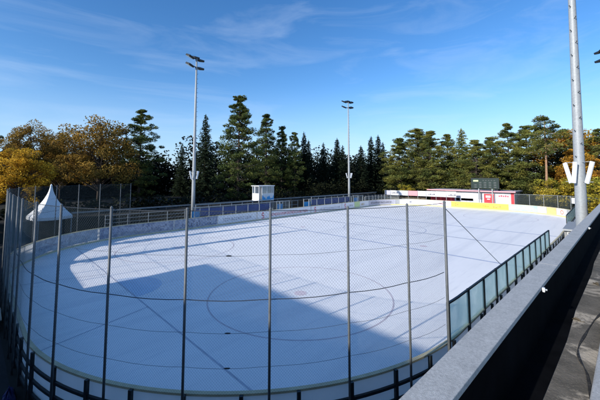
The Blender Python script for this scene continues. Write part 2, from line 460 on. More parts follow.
def sheet_line(name, p, q, w, m, z=0.004):
    p, q = Vector((*p, z)), Vector((*q, z)); d = (q-p).normalized(); nrm = Vector((-d.y, d.x, 0))*w/2
    mb = MB(); mb.quad(p-nrm, q-nrm, q+nrm, p+nrm)
    return tag(mb.build(name, m), kind='structure')
def sheet_ring(name, c, r, w, m, z=0.004, n=96):
    mb = MB()
    for k in range(n):
        a, b = 2*pi*k/n, 2*pi*(k+1)/n
        f = lambda t, rr: (c[0]+rr*cos(t), c[1]+rr*sin(t), z)
        mb.quad(f(a, r-w/2), f(a, r+w/2), f(b, r+w/2), f(b, r-w/2))
    return tag(mb.build(name, m), kind='structure')
def sheet_disc(name, c, r, m, z=0.004, a0=0, a1=2*pi, n=40):
    mb = MB()
    ps = [(c[0]+r*cos(a0+(a1-a0)*k/n), c[1]+r*sin(a0+(a1-a0)*k/n), z) for k in range(n+1)]
    for k in range(n): mb.tri((c[0], c[1], z), ps[k], ps[k+1])
    return tag(mb.build(name, m), kind='structure')

GX = 3.3
half = 12.3
sheet_line('goal_line', (GX, -12.9), (GX, 13.0), 0.07, M['line_grey'])
sheet_line('far_goal_line', (56.0, -13.0), (56.0, 13.0), 0.07, M['line_grey'])
sheet_line('near_blue_line', (22.6, -15.2), (22.6, 14.9), 0.24, M['line_blue'])
sheet_line('far_blue_line', (37.4, -15.3), (37.4, 14.9), 0.26, M['line_blue'])
sheet_line('centre_line', (30.0, -15.3), (30.0, 14.9), 0.26, M['line_grey'])
sheet_line('trapezoid_line', (-0.9, -4.6), (GX, -3.35), 0.06, M['line_grey'])
sheet_line('left_trapezoid_line', (-0.9, 4.6), (GX, 3.35), 0.06, M['line_grey'])
for sy in (-1, 1):
    sheet_ring('face_off_circle', (9.3, sy*7.1), 4.5, 0.07, M['line_red'])
    sheet_disc('face_off_spot', (9.3, sy*7.1), 0.32, M['line_pink'])
    sheet_ring('face_off_circle', (50.0, sy*7.1), 4.5, 0.06, M['line_red'])
    sheet_disc('face_off_spot', (24.1, sy*7.1), 0.3, M['line_pink'])
sheet_ring('centre_circle', (30.0, 0), 4.5, 0.06, M['line_blue'], z=0.008)
sheet_disc('goal_crease', (GX+0.04, 0), 1.75, M['crease'], a0=-pi/2, a1=pi/2)

# ------------------------------------------------------------------ rink boards (one dasher system, one thing)
boards = empty('rink_boards', (30, 0, 0), 0, 'white rink dasher boards with adverts and yellowish top rail around the ice', 'rink boards')
def bparent(o, p=None):
    p = p or boards
    o.parent = p
    w = Vector((0, 0, 0)); q = p
    while q is not None:
        w += Vector(q.location); q = q.parent
    o.location = -w if o.location.length == 0 else o.location
    return o
def rel(o, p):
    """parent an object built in world coordinates (all roots here are unrotated)"""
    o.parent = p
    w = Vector((0, 0, 0)); q = p
    while q is not None:
        w += Vector(q.location); q = q.parent
    o.location = Vector(o.location)-w
    return o
BT = 1.22
rel(band('board_wall', 0, RL, 0.0, 0.03, 0.0, BT-0.06, M['board'], None), boards)
rel(band('top_rail', 0, RL, -0.02, 0.085, BT-0.05, BT, M['rail_cap'], None, step=.25), boards)
sK0, sK1 = s_at(56.5, 13.3), s_at(55, -15.0)
rel(band('kick_strip', sK0, sK1, -0.018, -0.002, 0.0, 0.19, M['kick'], None), boards)
rel(band('kick_strip', 0, sK0-.01, -0.018, -0.002, 0.0, 0.12, M['rail_cap'], None), boards)
# steel frame outside the near end and near right
sA, sB = RL-26.0, s_at(8, 14.95)+2
fr = MB()
for z in (0.16, 0.50, 0.84):
    band('', sA, sB+RL-RL, 0, 0, 0, 0, None, None, mb=MB())
    band('', sA-RL, sB, 0.075, 0.135, z-0.035, z+0.03, None, None, mb=fr)
rel(fr.build('frame_rail', M['darksteel']), boards)
s = sA-RL
while s < sB:
    up = MB()
    a, b = rg(s-0.04, 0.085, -0.12), rg(s+0.04, 0.085, -0.12)
    c, d = rg(s+0.04, 0.16, -0.12), rg(s-0.04, 0.16, -0.12)
    up.hexa([a, b, c, d, a+Vector((0, 0, BT+.11)), b+Vector((0, 0, BT+.11)), c+Vector((0, 0, BT+.11)), d+Vector((0, 0, BT+.11))])
    rel(up.build('frame_post', M['darksteel']), boards)
    s += 1.22

def glyphs(mb, s0, s1, z0, z1, rnd, off=-0.02, along=1):
    """a row of letter-like strokes on the inner face of the boards"""
    h = z1-z0; w = h*0.62; s = s0
    while s+w < s1:
        if rnd.random() < 0.16: s += w*0.10
        t = h*0.2
        opts = rnd.choice([(0, 2), (0, 1, 3), (0, 2, 4), (0, 3, 4), (1, 3, 0), (0, 2, 3), (4, 1, 3), (0, 4, 1)])
        rects = {0: (0, t, 0, h), 1: (0, w*.85, h-t, h), 2: (w*.6, w*.6+t, 0, h), 3: (0, w*.85, 0, t), 4: (0, w*.8, h*.42, h*.42+t)}
        for o in opts:
            a, b, c, d = rects[o]
            mb.quad(rg(s+a, off, z0+c), rg(s+b, off, z0+c), rg(s+b, off, z0+d), rg(s+a, off, z0+d))
        s += w*1.16
def advert(s0, s1, m, label=None, z0=0.2, z1=BT-0.07, marks=()):
    o = band('advert_panel', s0, s1, -0.012, -0.002, z0, z1, m, None)
    rel(o, boards)
    if label: o['label'] = label
    for (name, mm, fn) in marks:
        mb = MB(); fn(mb)
        rel(mb.build(name, mm), o)
    return o
rnd = random.Random(3)
def L_(u): return s_at(u, 14.95)
def G(f0, f1, z0, z1, s0, s1): return lambda mb: glyphs(mb, s0+(s1-s0)*f0, s0+(s1-s0)*f1, z0, z1, rnd)
def s_logo(sc, zc, r):
    """round dot over an S made of bars"""
    def fn(mb):
        n = 14
        for k in range(n):
            a, b = 2*pi*k/n, 2*pi*(k+1)/n
            mb.tri(rg(sc, -0.02, zc+r*1.15), rg(sc+0.28*r*cos(a), -0.02, zc+r*1.15+0.28*r*sin(a)), rg(sc+0.28*r*cos(b), -0.02, zc+r*1.15+0.28*r*sin(b)))
        t = 0.34*r
        for (a, b, c, d) in ((-.6, .6, .7, 1.0-.3+t/r*.9), (-.6, -.6+t/r, .1, .7), (-.6, .6, -.1, -.1+t/r), (.6-t/r, .6, -.75, -.1), (-.6, .6, -.75-t/r*.8, -.75)):
            mb.quad(rg(sc+a*r, -0.02, zc+c*r-.1*r), rg(sc+b*r, -0.02, zc+c*r-.1*r), rg(sc+b*r, -0.02, zc+d*r-.1*r), rg(sc+a*r, -0.02, zc+d*r-.1*r))
    return fn
# left side and near left corner (shaded, dark blue printed adverts)
a, b = s_at(0.5, 10.6), s_at(5.0, 14.7)
advert(a, b, M['ad_dull'], 'dull grey advert board with pale wording in the shaded corner', marks=[('lettering', M['ad_navy'], G(.10, .5, .5, .68, a, b)), ('pale_lettering', M['board'], G(.56, .95, .5, .7, a, b))])
a, b = s_at(5.2, 14.75), L_(12.2)
advert(a, b, M['ad_navy'], 'mottled navy and white advert board', marks=[('lettering', M['ink_pale'], G(.05, .9, .62, .92, a, b)), ('small_lettering', M['ad_dull'], G(.1, .8, .3, .5, a, b))])
a, b = L_(12.4), L_(17.5)
advert(a, b, M['ad_navy'], 'blue patterned advert board ending at the white boards', marks=[('lettering', M['ink_pale'], G(.1, .95, .4, .85, a, b))])
a, b = L_(17.6), L_(23.3)
advert(a, b, M['ad_white'], 'white advert board with faint blue-grey wording', marks=[('lettering', M['ad_grey'], G(.12, .9, .42, .78, a, b))])
for (u0, u1, lw) in ((23.5, 33.9, .95), (34.1, 41.9, .95), (42.1, 45.8, .9)):
    a, b = L_(u0), L_(u1)
    advert(a, b, M['ad_white'], 'white advert board with small red emblem and red wording', marks=[('red_emblem', M['ink_red'], s_logo(a+0.9, .60, .34)), ('lettering', M['ink_red'] if u0 < 30 else M['ad_grey'], G(2.0/(u1-u0), lw, .42, .76, a, b))])
a, b = L_(45.9), L_(47.6); advert(a, b, M['ad_green'], 'pale green advert board')
a, b = L_(47.7), L_(50.7); advert(a, b, M['ad_white'], 'short white advert board with brown mark', marks=[('lettering', M['ink_brown'], G(.1, .5, .4, .8, a, b))])
a, b = L_(50.8), s_at(57.2, 12.6); advert(a, b, M['ad_grey'], 'greyish purple advert board at the far left corner', marks=[('lettering', M['ink_dark'], G(.1, .9, .45, .8, a, b))])
def F_(v): return s_at(60.1, -v)
a, b = F_(-6.0), F_(-2.95); 
advert(a, b, M['ad_white'], 'white advert board with small red wording', marks=[('lettering', M['ink_red'], G(.1, .8, .5, .8, a, b))])
a, b = s_at(57.8, 12.0), F_(-6.1)
advert(a, b, M['ad_white'], 'white advert board with thin orange wording', marks=[('lettering', M['ink_orange'], G(.52, .92, .28, .48, a, b)), ('dark_mark', M['ink_dark'], G(.3, .38, .5, .85, a, b))])
a, b = F_(-2.8), F_(6.4)
advert(a, b, M['ad_yellow'], 'long bright yellow advert board', z0=0.12, marks=[('red_emblem', M['ink_orange'], G(.08, .2, .42, .84, a, b)), ('lettering', M['ink_brown'], G(.28, .7, .46, .78, a, b)), ('red_emblem', M['ink_orange'], G(.76, .9, .42, .84, a, b))])
a, b = F_(6.5), s_at(60.0, -10.6)
advert(a, b, M['ad_blue'], 'pale turquoise advert board', marks=[('lettering', M['ink_white'], G(.08, .9, .45, .85, a, b))])
a, b = s_at(60.0, -10.7), s_at(59.3, -11.9)
advert(a, b, M['ad_white'], 'small white advert board between turquoise and orange', marks=[('lettering', M['ad_grey'], G(.2, .8, .5, .8, a, b))])
a, b = s_at(59.25, -12.0), s_at(58.2, -13.3)
advert(a, b, M['ad_orange'], 'orange advert board in the far corner')
a, b = s_at(58.15, -13.35), s_at(56.4, -14.5)
def circ(mb):
    sc = (a+b)/2
    for k in range(20):
        t0, t1 = 2*pi*k/20, 2*pi*(k+1)/20
        f = lambda t, r: rg(sc+r*cos(t), -0.02, .66+r*sin(t))
        mb.quad(f(t0, .2), f(t0, .32), f(t1, .32), f(t1, .2))
advert(a, b, M['ad_white'], 'white advert board with orange ring emblem', marks=[('ring_emblem', M['ink_orange'], circ)])

# tinted glazing along the right side
def glazing(s0, s1, pitch, z1, m, frame_m, th=0.05):
    n = max(1, round(abs(s1-s0)/pitch))
    for k in range(n):
        p, q = s0+(s1-s0)*k/n, s0+(s1-s0)*(k+1)/n
        if p > q: p, q = q, p
        rel(band('glass_pane', p+0.03, q-0.03, 0.045, 0.06, BT+0.02, z1-0.05, m, None, step=0.7), boards)
    for k in range(n+1):
        p = s0+(s1-s0)*k/n
        mb = MB()
        aa, bb, cc, dd = rg(p-th/2, 0.02, BT-0.3), rg(p+th/2, 0.02, BT-0.3), rg(p+th/2, 0.10, BT-0.3), rg(p-th/2, 0.10, BT-0.3)
        hh = Vector((0, 0, z1-BT+0.3))
        mb.hexa([aa, bb, cc, dd, aa+hh, bb+hh, cc+hh, dd+hh])
        rel(mb.build('glass_post', frame_m), boards)
    lo, hi = min(s0, s1), max(s0, s1)
    rel(band('glass_rail', lo, hi, 0.03, 0.09, z1-0.05, z1, frame_m, None), boards)
sr0, sr1 = s_at(7.35, -14.9), s_at(24.6, -15.36)
if sr1 < sr0 and sr0-sr1 > RL/2: sr1 += RL
if sr1 > sr0 and sr1-sr0 > RL/2: sr1 -= RL
glazing(sr1, sr0 if sr0 > sr1 else sr0, 1.55, 2.28, M['glass'], M['darksteel'], 0.07)
sr2, sr3 = s_at(36.0, -15.5), s_at(48, -15.48)
glazing(sr3, sr2, 1.5, 2.3, M['glass'], M['darksteel'], 0.07)
# clear glazing and frames on the left in front of the benches
glazing(L_(14.6), L_(29.4), 1.85, 2.35, M['clear'], M['galv'], 0.05)
glazing(L_(33.6), L_(48.8), 1.9, 2.3, M['clear'], M['galv'], 0.05)
glazing(L_(49.4), s_at(57.6, 12.2), 1.6, 1.95, M['clear'], M['galv'], 0.05)

# ------------------------------------------------------------------ tall net fence round the near end
net = empty('net_fence', (0, 0, 0), 0, 'tall wire net fence on slim steel posts curving around the near end of the rink', 'net fence')
ZT, ZM = 5.12, 3.2
post_xy = [(6.99, -15.07), (5.44, -14.72), (3.84, -14.05), (2.32, -13.05), (1.02, -11.78), (-.06, -10.23), (-.76, -8.64), (-1.11, -7.28), (-1.25, -5.25), (-1.3, -4.05), (-1.3, -2.2), (-1.3, -.4), (-1.3, 1.5), (-1.3, 3.4), (-1.25, 5.2), (-.95, 7.2), (-0.4, 9.0), (0.45, 10.9), (1.75, 12.7), (3.4, 14.0), (5.2, 14.75), (7.05, 14.95), (7.95, 14.95)]
ps = sorted(s_at(*p) for p in post_xy)
sN0, sN1 = ps[0], ps[-1]
NO = 0.19
for k, s in enumerate(ps):
    b0 = rg(s, NO+0.03, -0.12); t = rg(s, NO+0.03, ZT+0.02)
    mb = MB(); r = 0.029 if k else 0.038
    mb.tube([b0, t], r, 10)
    po = rel(mb.build('net_post', M['post'], smooth=True), net)
    cp = MB(); cp.tube([t, t+Vector((0, 0, 0.02)), t+Vector((0, 0, .05))], [r*1.15, r*1.1, r*.4], 10)
    rel(cp.build('post_cap', M['post']), po)
def net_panel(z0, z1, pitch, wire):
    mb = MB()
    n = int((sN1-sN0+(z1-z0))/pitch)
    segs = max(3, int((z1-z0)/0.42))
    for d in (1, -1):
        for k in range(-int((z1-z0)/pitch)-1, n+int((z1-z0)/pitch)+1):
            sa = sN0+k*pitch
            za, zb = z0, z1
            # clip the diagonal to the width of the net
            if d > 0:
                za = max(z0, z0+(sN0-sa)/.9); zb = min(z1, z0+(sN1-sa)/.9)
            else:
                za = max(z0, z0+(sa-sN1)/.9); zb = min(z1, z0+(sa-sN0)/.9)
            if zb-za < .02: continue
            sg = max(1, int((zb-za)/.42+.7))
            pts = []
            for j in range(sg+1):
                z = za+(zb-za)*j/sg
                pts.append(rg(sa+d*(z-z0)*0.9, NO-0.03+0.004*d, z))
            mb.tube(pts, wire, 3, caps=False)
    return mb
rel(net_panel(ZM, ZT, 0.07, 0.0018).build('upper_net', M['mesh']), net)
rel(net_panel(BT+0.02, ZM, 0.06, 0.0013).build('lower_net', M['mesh']), net)
for (z, r, nm) in ((ZT-0.01, .008, 'top_wire'), (4.15, .0032, 'tension_wire'), (ZM, .009, 'seam_cable'), (2.52, .0035, 'tension_wire'), (1.80, .0035, 'tension_wire')):
    mb = MB()
    n = int((sN1-sN0)/0.4)
    pts = []
    for k in range(n+1):
        s = sN0+(sN1-sN0)*k/n
        # slight sag between posts
        i = max(0, bisect.bisect_right(ps, s)-1); j = min(i+1, len(ps)-1)
        f = (s-ps[i])/max(1e-6, ps[j]-ps[i]) if j > i else 0
        pts.append(rg(s, NO-0.045, z-0.025*4*f*(1-f)*(1 if nm != 'top_wire' else .4)))
    mb.tube(pts, r, 5)
    w = rel(mb.build(nm, M['cable']), net)
    if nm == 'tension_wire':
        for s in (s_at(1.7, -12.5), s_at(-1.1, 6.2)):
            t = MB(); p, q = rg(s, NO-.045, z-.015), rg(s+0.13, NO-.045, z-.015)
            t.tube([p, p.lerp(q, .2), p.lerp(q, .8), q], [.004, .015, .015, .004], 6)
            rel(t.build('wire_tensioner', M['darksteel']), w)
# guy wire from the last post down to the glazing
mb = MB(); mb.tube([rg(ps[0], NO, ZT-0.1), rg(sr1+ (sr0-sr1)*0.69, .1, 2.30)], .010, 5)
rel(mb.build('guy_wire', M['cable']), net)

# ------------------------------------------------------------------ terrace where the photographer stands
def cy(x): return -(17.55+0.034*(x+0.6))       # rink-side edge of the coping
TF = 4.25; CT = 4.75
g = MB()
g.hexa([(-9, cy(-9)-.03, -0.115), (46, cy(46)-.03, -0.115), (46, -32, -0.115), (-9, -32, -0.115), (-9, cy(-9)-.03, TF-0.003), (46, cy(46)-.03, TF-0.003), (46, -32, TF-0.003), (-9, -32, TF-0.003)])
tag(g.build('terrace_block', M['concrete']), kind='structure')
g = MB()
nx, ny = 90, 40
rr = random.Random(5)
for i in range(nx):
    for j in range(ny):
        x0, x1 = -9+55*i/nx, -9+55*(i+1)/nx
        f0, f1 = j/ny, (j+1)/ny
        ya0, ya1, yb0, yb1 = cy(x0)-.17, cy(x1)-.17, -32, -32
        g.quad((x0, ya0+(yb0-ya0)*f0, TF), (x1, ya1+(yb1-ya1)*f0, TF), (x1, ya1+(yb1-ya1)*f1, TF), (x0, ya0+(yb0-ya0)*f1, TF))
tag(g.build('terrace_floor', M['terrace']), kind='structure')
g = MB()  # near-black sheet along the wall, painting the parapet's shade onto the floor
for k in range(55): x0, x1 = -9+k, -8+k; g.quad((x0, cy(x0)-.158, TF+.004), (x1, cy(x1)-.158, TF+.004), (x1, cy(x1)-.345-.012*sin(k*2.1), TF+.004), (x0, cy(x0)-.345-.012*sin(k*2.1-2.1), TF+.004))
tag(g.build('parapet_shade_strip', M['parapet']), kind='structure')
# tar seam on the screed
g = MB()
tp = [(3.3, -18.27), (2.98, -18.21), (2.78, -18.175), (2.5, -18.14), (2.22, -18.11), (2.02, -18.088), (1.87, -18.08), (1.74, -18.088), (1.63, -18.108), (1.52, -18.138), (1.43, -18.158), (1.25, -18.178), (1.0, -18.19)]
for k in range(len(tp)-1):
    (x0, y0), (x1, y1) = tp[k], tp[k+1]
    w0, w1 = .007+.005*sin(k*1.9), .007+.005*sin(k*1.9+1.9)
    g.quad((x0, y0-w0, TF+.009), (x1, y1-w1, TF+.009), (x1, y1+w1, TF+.009), (x0, y0+w0, TF+.009))
tag(g.build('tar_seam', M['tar']), kind='structure')
par = empty('parapet_wall', (10, cy(10)-.1, TF), 0, 'low parapet with pale concrete coping along the terrace in the foreground', 'parapet')
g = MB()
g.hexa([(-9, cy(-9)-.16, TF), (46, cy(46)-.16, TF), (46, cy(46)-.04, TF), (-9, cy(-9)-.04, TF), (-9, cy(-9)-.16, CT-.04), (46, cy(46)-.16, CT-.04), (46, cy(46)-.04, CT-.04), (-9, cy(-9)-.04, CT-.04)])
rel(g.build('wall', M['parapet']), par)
x = -9.0
while x < 46:                                     # coping in 4 m lengths with fine joints
    x1 = min(x+4.0, 46)
    g = MB()
    a, b = x+.003, x1-.003
    g.hexa([(a, cy(a)-.188, CT-.038), (b, cy(b)-.188, CT-.038), (b, cy(b), CT-.038), (a, cy(a), CT-.038), (a, cy(a)-.188, CT), (b, cy(b)-.188, CT), (b, cy(b), CT), (a, cy(a), CT)])
    rel(g.build('coping_stone', M['coping'], bevel=0.004), par)
    x = x1
for (x, lab) in ((1.95, 'small white clip on the inner edge of the coping nearest the camera'), (7.4, 'small white clip on the inner edge of the coping below the near mast')):
    t = empty('cable_clip', (x, cy(x)-.203, CT-.03), 0, lab, 'clip')
    g = MB(); g.box(-.016, .016, -.012, .012, -.024, .018); g.build('clip_body', M['white'], t, bevel=.004)
    g = MB(); g.tube([(0, -.014, 0), (0, -.03, 0)], .009, 8); g.build('screw_head', M['galv'], t)
# debris on the terrace
kb = empty('kerb_block', (0.2, -18.172, TF), radians(-2.2), 'pale grey concrete kerb at the lower right corner of the terrace', 'kerb')
g = MB(); g.box(-4, 4.6, -0.6, 0.0, 0.0, 0.14); g.build('kerb_body', M['coping'], kb, bevel=.012)
for (x, y, sc, lab) in ((4.4, -18.16, 1.0, 'curled dark leaf lying on the terrace farther from the camera'), (2.65, -18.03, .8, 'small dark leaf lying on the terrace close to the kerb')):
    t = empty('fallen_leaf', (x, y, TF+.004), rr.random()*6, lab, 'leaf')
    g = MB()
    w = [(-.05, 0), (-.02, .03), (.03, .022), (.06, 0), (.03, -.022), (-.02, -.03)]
    for k in range(6):
        p, q = w[k], w[(k+1) % 6]
        g.tri((0, 0, .004), (p[0]*sc, p[1]*sc, .03*sc*abs(p[1])/.03), (q[0]*sc, q[1]*sc, .03*sc*abs(q[1])/.03))
    g.build('leaf_blade', M['brown'], t)
    g = MB(); g.tube([(.06*sc, 0, .002), (.09*sc, .01, .008)], .003, 5); g.build('leaf_stalk', M['brown'], t)

# the service hall behind the near end: it throws the big shadow on the ice
hall = empty('service_hall', (-30, -14, -0.12), 0, 'flat roofed grey service hall behind the near end of the rink', 'building')
g = MB(); g.box(-42, -20.15, -36, 3.9, -0.115, 11.5); rel(g.build('wall', M['hall']), hall)
g = MB(); g.box(-42.3, -19.85, -36.3, 4.2, 11.5, 12.0); rel(g.build('roof', M['pavilion_roof']), hall)
g = MB(); g.box(-42, -20.15, 3.91, 17.0, -0.115, 8.75); rel(g.build('wing_wall', M['hall']), hall)
g = MB(); g.box(-42.3, -19.85, 4.21, 17.3, 8.75, 9.1); rel(g.build('wing_roof', M['pavilion_roof']), hall)
for k in range(5):
    g = MB(); y = -31+k*7; g.box(-20.16, -20.10, y-2.2, y+2.2, 5.0, 7.4); w = rel(g.build('window', M['black']), hall)
    g = MB()
    for yy in (y-2.2, y, y+2.2): g.box(-20.11, -20.06, yy-.05, yy+.05, 5.0, 7.4)
    for zz in (4.9, 7.4): g.box(-20.11, -20.06, y-2.25, y+2.25, zz, zz+.1)
    rel(g.build('window_frame', M['white']), w)
g = MB(); g.box(-20.16, -20.10, -3, 0, -0.11, 2.6); d = rel(g.build('door', M['galv']), hall)
g = MB(); g.tube([(-20.06, -.4, 1.0), (-20.06, -.4, 1.25)], .02, 6); rel(g.build('handle', M['black']), d)

# ------------------------------------------------------------------ floodlight masts
def make_mast():
    root = empty('floodlight_mast', (0, 0, 0))
    H = 21.3
    mb = MB(); mb.tube([(0, 0, -.12), (0, 0, 4), (0, 0, 9), (0, 0, 15), (0, 0, H)], [.25, .225, .19, .145, .10], 14)
    pole = mb.build('pole', M['galv'], root, smooth=True)
    mb = MB(); mb.box(-.35, .35, -.35, .35, -.12, .08); mb.build('base_plate', M['concrete'], root, bevel=.02)
    for k in range(22):                                       # climbing pegs up the pole
        z = 6.8+k*0.62; r = .25-.15*z/H
        a = radians(47+(22 if k % 2 else -22)); dr = Vector((cos(a), sin(a), 0)); up = Vector((0, 0, 1))
        mb = MB(); mb.tube([dr*(r-.01)+up*z, dr*(r+.12)+up*z, dr*(r+.13)+up*(z+.05)], .016, 6)
        mb.build('climbing_peg', M['darksteel'], root)
    for z in (20.1, 21.2):
        mb = MB(); mb.box(-.06, .06, -1.0, 1.0, z-.05, z+.05); arm = mb.build('crossarm', M['darksteel'], root, bevel=.01)
        lamps = [(-.82, 0.0), (.82, 0.0)] + ([(0.0, .12)] if z > 21 else [])
        for (y, dz) in lamps:
            Mx = Matrix.Translation((-.30, y, z+.16+dz)) @ Matrix.Rotation(radians(-14 if y < 0 else 14), 4, 'X') @ Matrix.Rotation(radians(24), 4, 'Y')
            mb = MB(); mb.box(-.42, .42, -.42, .42, -.12, .13, Mx); hd = mb.build('floodlight', M['darksteel'], root, bevel=.03)
            mb = MB(); mb.box(-.36, .36, -.36, .36, -.145, -.122, Mx); mb.build('lens', M['lamp_glass'], hd)
            mb = MB(); mb.box(-.03, .03, -.37, .37, -.02, .02, Mx); mb.build('yoke', M['galv'], hd)
    # white V-shaped panels on thin brackets a third of the way up
    for z in (5.62, 6.55):
        br = MB(); br.tube([(.05, -.7, z), (.05, .7, z)], .018, 6); br.build('bracket', M['galv'], root)
    for (sy, sx) in ((-1, 0.06), (1, .06), (.25, .42)):
        A_, B_ = Vector((sx, sy*.40 if abs(sy) == 1 else .12, 5.55)), Vector((sx, sy*.72 if abs(sy) == 1 else .24, 6.55))
        d = (B_-A_); L2 = d.length; d.normalize()
        X = Vector((1, 0, 0)); Y = d.cross(X).normalized()
        P = lambda t, a, b: A_+d*t+X*a+Y*b
        w = .095
        mb = MB(); mb.hexa([P(0, -.04, -w), P(0, .04, -w), P(0, .04, w), P(0, -.04, w), P(L2, -.04, -w), P(L2, .04, -w), P(L2, .04, w), P(L2, -.04, w)])
        mb.build('slanted_panel', M['white'], root, bevel=.015)
    return root
mast = make_mast()
mgrp = 'floodlight masts along the rink'
spots = [((17.7, -17.38), 2, 'tall grey floodlight mast rising just beyond the foreground coping on the right', radians(136)),
         ((16.4, 19.0), 1.0, 'floodlight mast on the left with lamps seen in full, behind the blue bench', radians(-75)),
         ((49.9, 19.0), 1.0, 'slim floodlight mast in the middle of the photo, before the dark spruces', radians(-112)),
         ((49.9, -18.75), 1.0, 'far right floodlight mast with only a lamp tip showing at the right edge', radians(120))]
for k, (p, _, lab, rz) in enumerate(spots):
    o = mast if k == 0 else copy_tree(mast)
    o.location = (p[0], p[1], 0); o.rotation_euler = (0, 0, rz)
    tag(o, lab, 'floodlight mast', mgrp)
mast.rotation_mode = 'QUATERNION'
mast.rotation_quaternion = Matrix.Rotation(radians(1.15), 3, Vector((.71, .70, 0))).to_quaternion() @ Matrix.Rotation(radians(136), 3, 'Z').to_quaternion()

# ------------------------------------------------------------------ left side: benches, railings, booth, tent
def bench(x0, x1, lab, n):
    t = empty('team_bench', ((x0+x1)/2, 17.2, 0), 0, lab, 'team bench', 'team benches behind the left boards')
    g = MB(); g.box(x0, x1, 17.75, 17.80, 0.95, 1.85); rel(g.build('back_panel', M['blue']), t)
    g = MB(); g.box(x0+.2, x1-.2, 16.6, 17.05, 0.62, 0.68); rel(g.build('seat', M['blue']), t)
    for k in range(n+1):
        x = x0+(x1-x0)*k/n
        g = MB(); g.box(x-.03, x+.03, 17.82, 17.88, -.12, 2.3); rel(g.build('post', M['galv']), t)
    g = MB(); g.box(x0-.04, x1+.04, 17.80, 17.90, 2.3, 2.36); rel(g.build('top_rail', M['galv']), t)
    g = MB(); g.box(x0, x1, 17.835, 17.865, 1.93, 1.97); rel(g.build('mid_rail', M['galv']), t)
    for k in range(5):
        x = x0+.6+(x1-x0-1.2)*k/4
        g = MB(); g.box(x-.04, x+.04, 16.7, 16.95, -.12, .62); rel(g.build('leg', M['darksteel']), t)
    g = MB(); g.box(x0-.3, x1+.3, 15.3, 17.7, -.115, .08); rel(g.build('platform', M['concrete']), t)
    return t
bench(16.2, 28.2, 'long dark blue team bench nearer the left mast and below the booth', 7)
bench(37.3, 48.2, 'farther dark blue team bench at the foot of the middle mast', 6)
def gate(x, w, lab, white=False):
    t = empty('gate_panel', (x, 16.2, 0), 0, lab, 'gate panel', 'light blue gate panels beside the team benches')
    g = MB(); g.box(x-w/2, x+w/2, 16.2, 16.25, .86, 1.78); rel(g.build('panel', M['cyan']), t)
    g = MB()
    for xx in (x-w/2-.05, x+w/2+.05): g.box(xx-.03, xx+.03, 16.18, 16.26, -.12, 2.2)
    g.box(x-w/2-.02, x+w/2+.02, 16.19, 16.25, 1.79, 1.84)
    rel(g.build('frame', M['galv']), t)
    g = MB(); g.box(x-w/2-.08, x+w/2+.08, 16.18, 16.26, 2.2, 2.26); rel(g.build('head_rail', M['galv']), t)
    g = MB(); g.box(x-w/2, x+w/2, 16.2, 16.24, -.10, .85); rel(g.build('lower_panel', M['board']), t)
gate(15.4, .95, 'light blue gate panel beside the foot of the left mast')
gate(28.6, 1.1, 'light blue gate panel right below the white booth')
gate(34.5, 1.5, 'light blue gate panel left of the farther bench, under a white frame')
gate(48.2, 1.5, 'light blue gate panel at the right end of the farther bench')
def railing(x0, x1, y, zs, n, lab, post_h, zb=-.12):
    t = empty('railing', ((x0+x1)/2, y, 0), 0, lab, 'railing')
    for z in zs:
        g = MB(); g.tube([(x0, y, z), (x1, y, z)], .028, 6); rel(g.build('rail', M['galv']), t)
    for k in range(n+1):
        x = x0+(x1-x0)*k/n
        g = MB(); g.box(x-.03, x+.03, y+.03, y+.09, zb, post_h); rel(g.build('post', M['galv']), t)
railing(6.3, 14.4, 16.9, (.85, 1.25, 1.62, 1.98), 4, 'pale four-bar railing between the tent and the left mast', 2.02)
railing(49.2, 60.5, 17.0, (.8, 1.3, 1.85), 9, 'light railing beyond the farther bench near the far left corner', 1.9)
railing(29.4, 33.4, 17.2, (.9, 1.4, 2.0), 3, 'short railing between the two team benches', 2.05)
t = empty('guard_rail', (25, 19.9, 0), 0, 'long pale guard rail along the dark forest edge on the left', 'guard rail')
g = MB(); g.box(4, 62, 19.88, 19.93, 2.14, 2.30); rel(g.build('beam', M['concrete']), t)
for k in range(20):
    x = 4.5+k*3; g = MB(); g.box(x-.05, x+.05, 19.94, 20.04, -.12, 2.25); rel(g.build('post', M['darksteel']), t)
# embankment behind it
g = MB(); g.hexa([(-20, 20.3, -.11), (70, 20.3, -.11), (70, 60, -.11), (-20, 60, -.11), (-20, 21.5, 1.5), (70, 21.5, 1.5), (70, 60, 1.8), (-20, 60, 1.8)])
tag(g.build('embankment', M['ground']), kind='structure')

# white booth on posts above the first bench
t = empty('commentary_booth', (26.9, 19.0, 0), 0, 'small white booth on stilts with glazed front and blue wave print above the bench', 'booth')
bx0, bx1, by0, by1, bz0, bz1 = 26.3, 29.2, 18.3, 20.0, 2.35, 4.4
g = MB(); g.box(bx0, bx1, by0, by1, bz0-.12, bz0); rel(g.build('floor', M['white']), t)
g = MB(); g.box(bx0-.1, bx1+.1, by0-.1, by1+.1, bz1, bz1+.1); rel(g.build('roof', M['white']), t)
g = MB(); g.box(bx0+.05, bx1-.05, by1-.06, by1, bz0, bz1); rel(g.build('back_wall', M['white']), t)
g = MB(); g.box(bx1-.06, bx1, by0+.05, by1-.07, bz0, bz1); rel(g.build('end_wall', M['white']), t)
g = MB(); g.box(bx0, bx0+.06, by0+.05, by1-.07, bz0, bz0+1.0); g.box(bx0, bx0+.06, by0+.95, by0+1.1, bz0+1.0, bz1); rel(g.build('side_wall', M['white']), t)
g = MB(); g.box(bx0+.62, bx1, by0, by0+.05, bz0, bz0+.95); fw = rel(g.build('front_panel', M['white']), t)
g = MB()
rr2 = random.Random(2)
xs = [bx0+.66+(bx1-.04-bx0-.66)*k/24 for k in range(25)]
hs = [.38+.22*sin(k*.55+.6)+.12*sin(k*1.4) for k in range(25)]
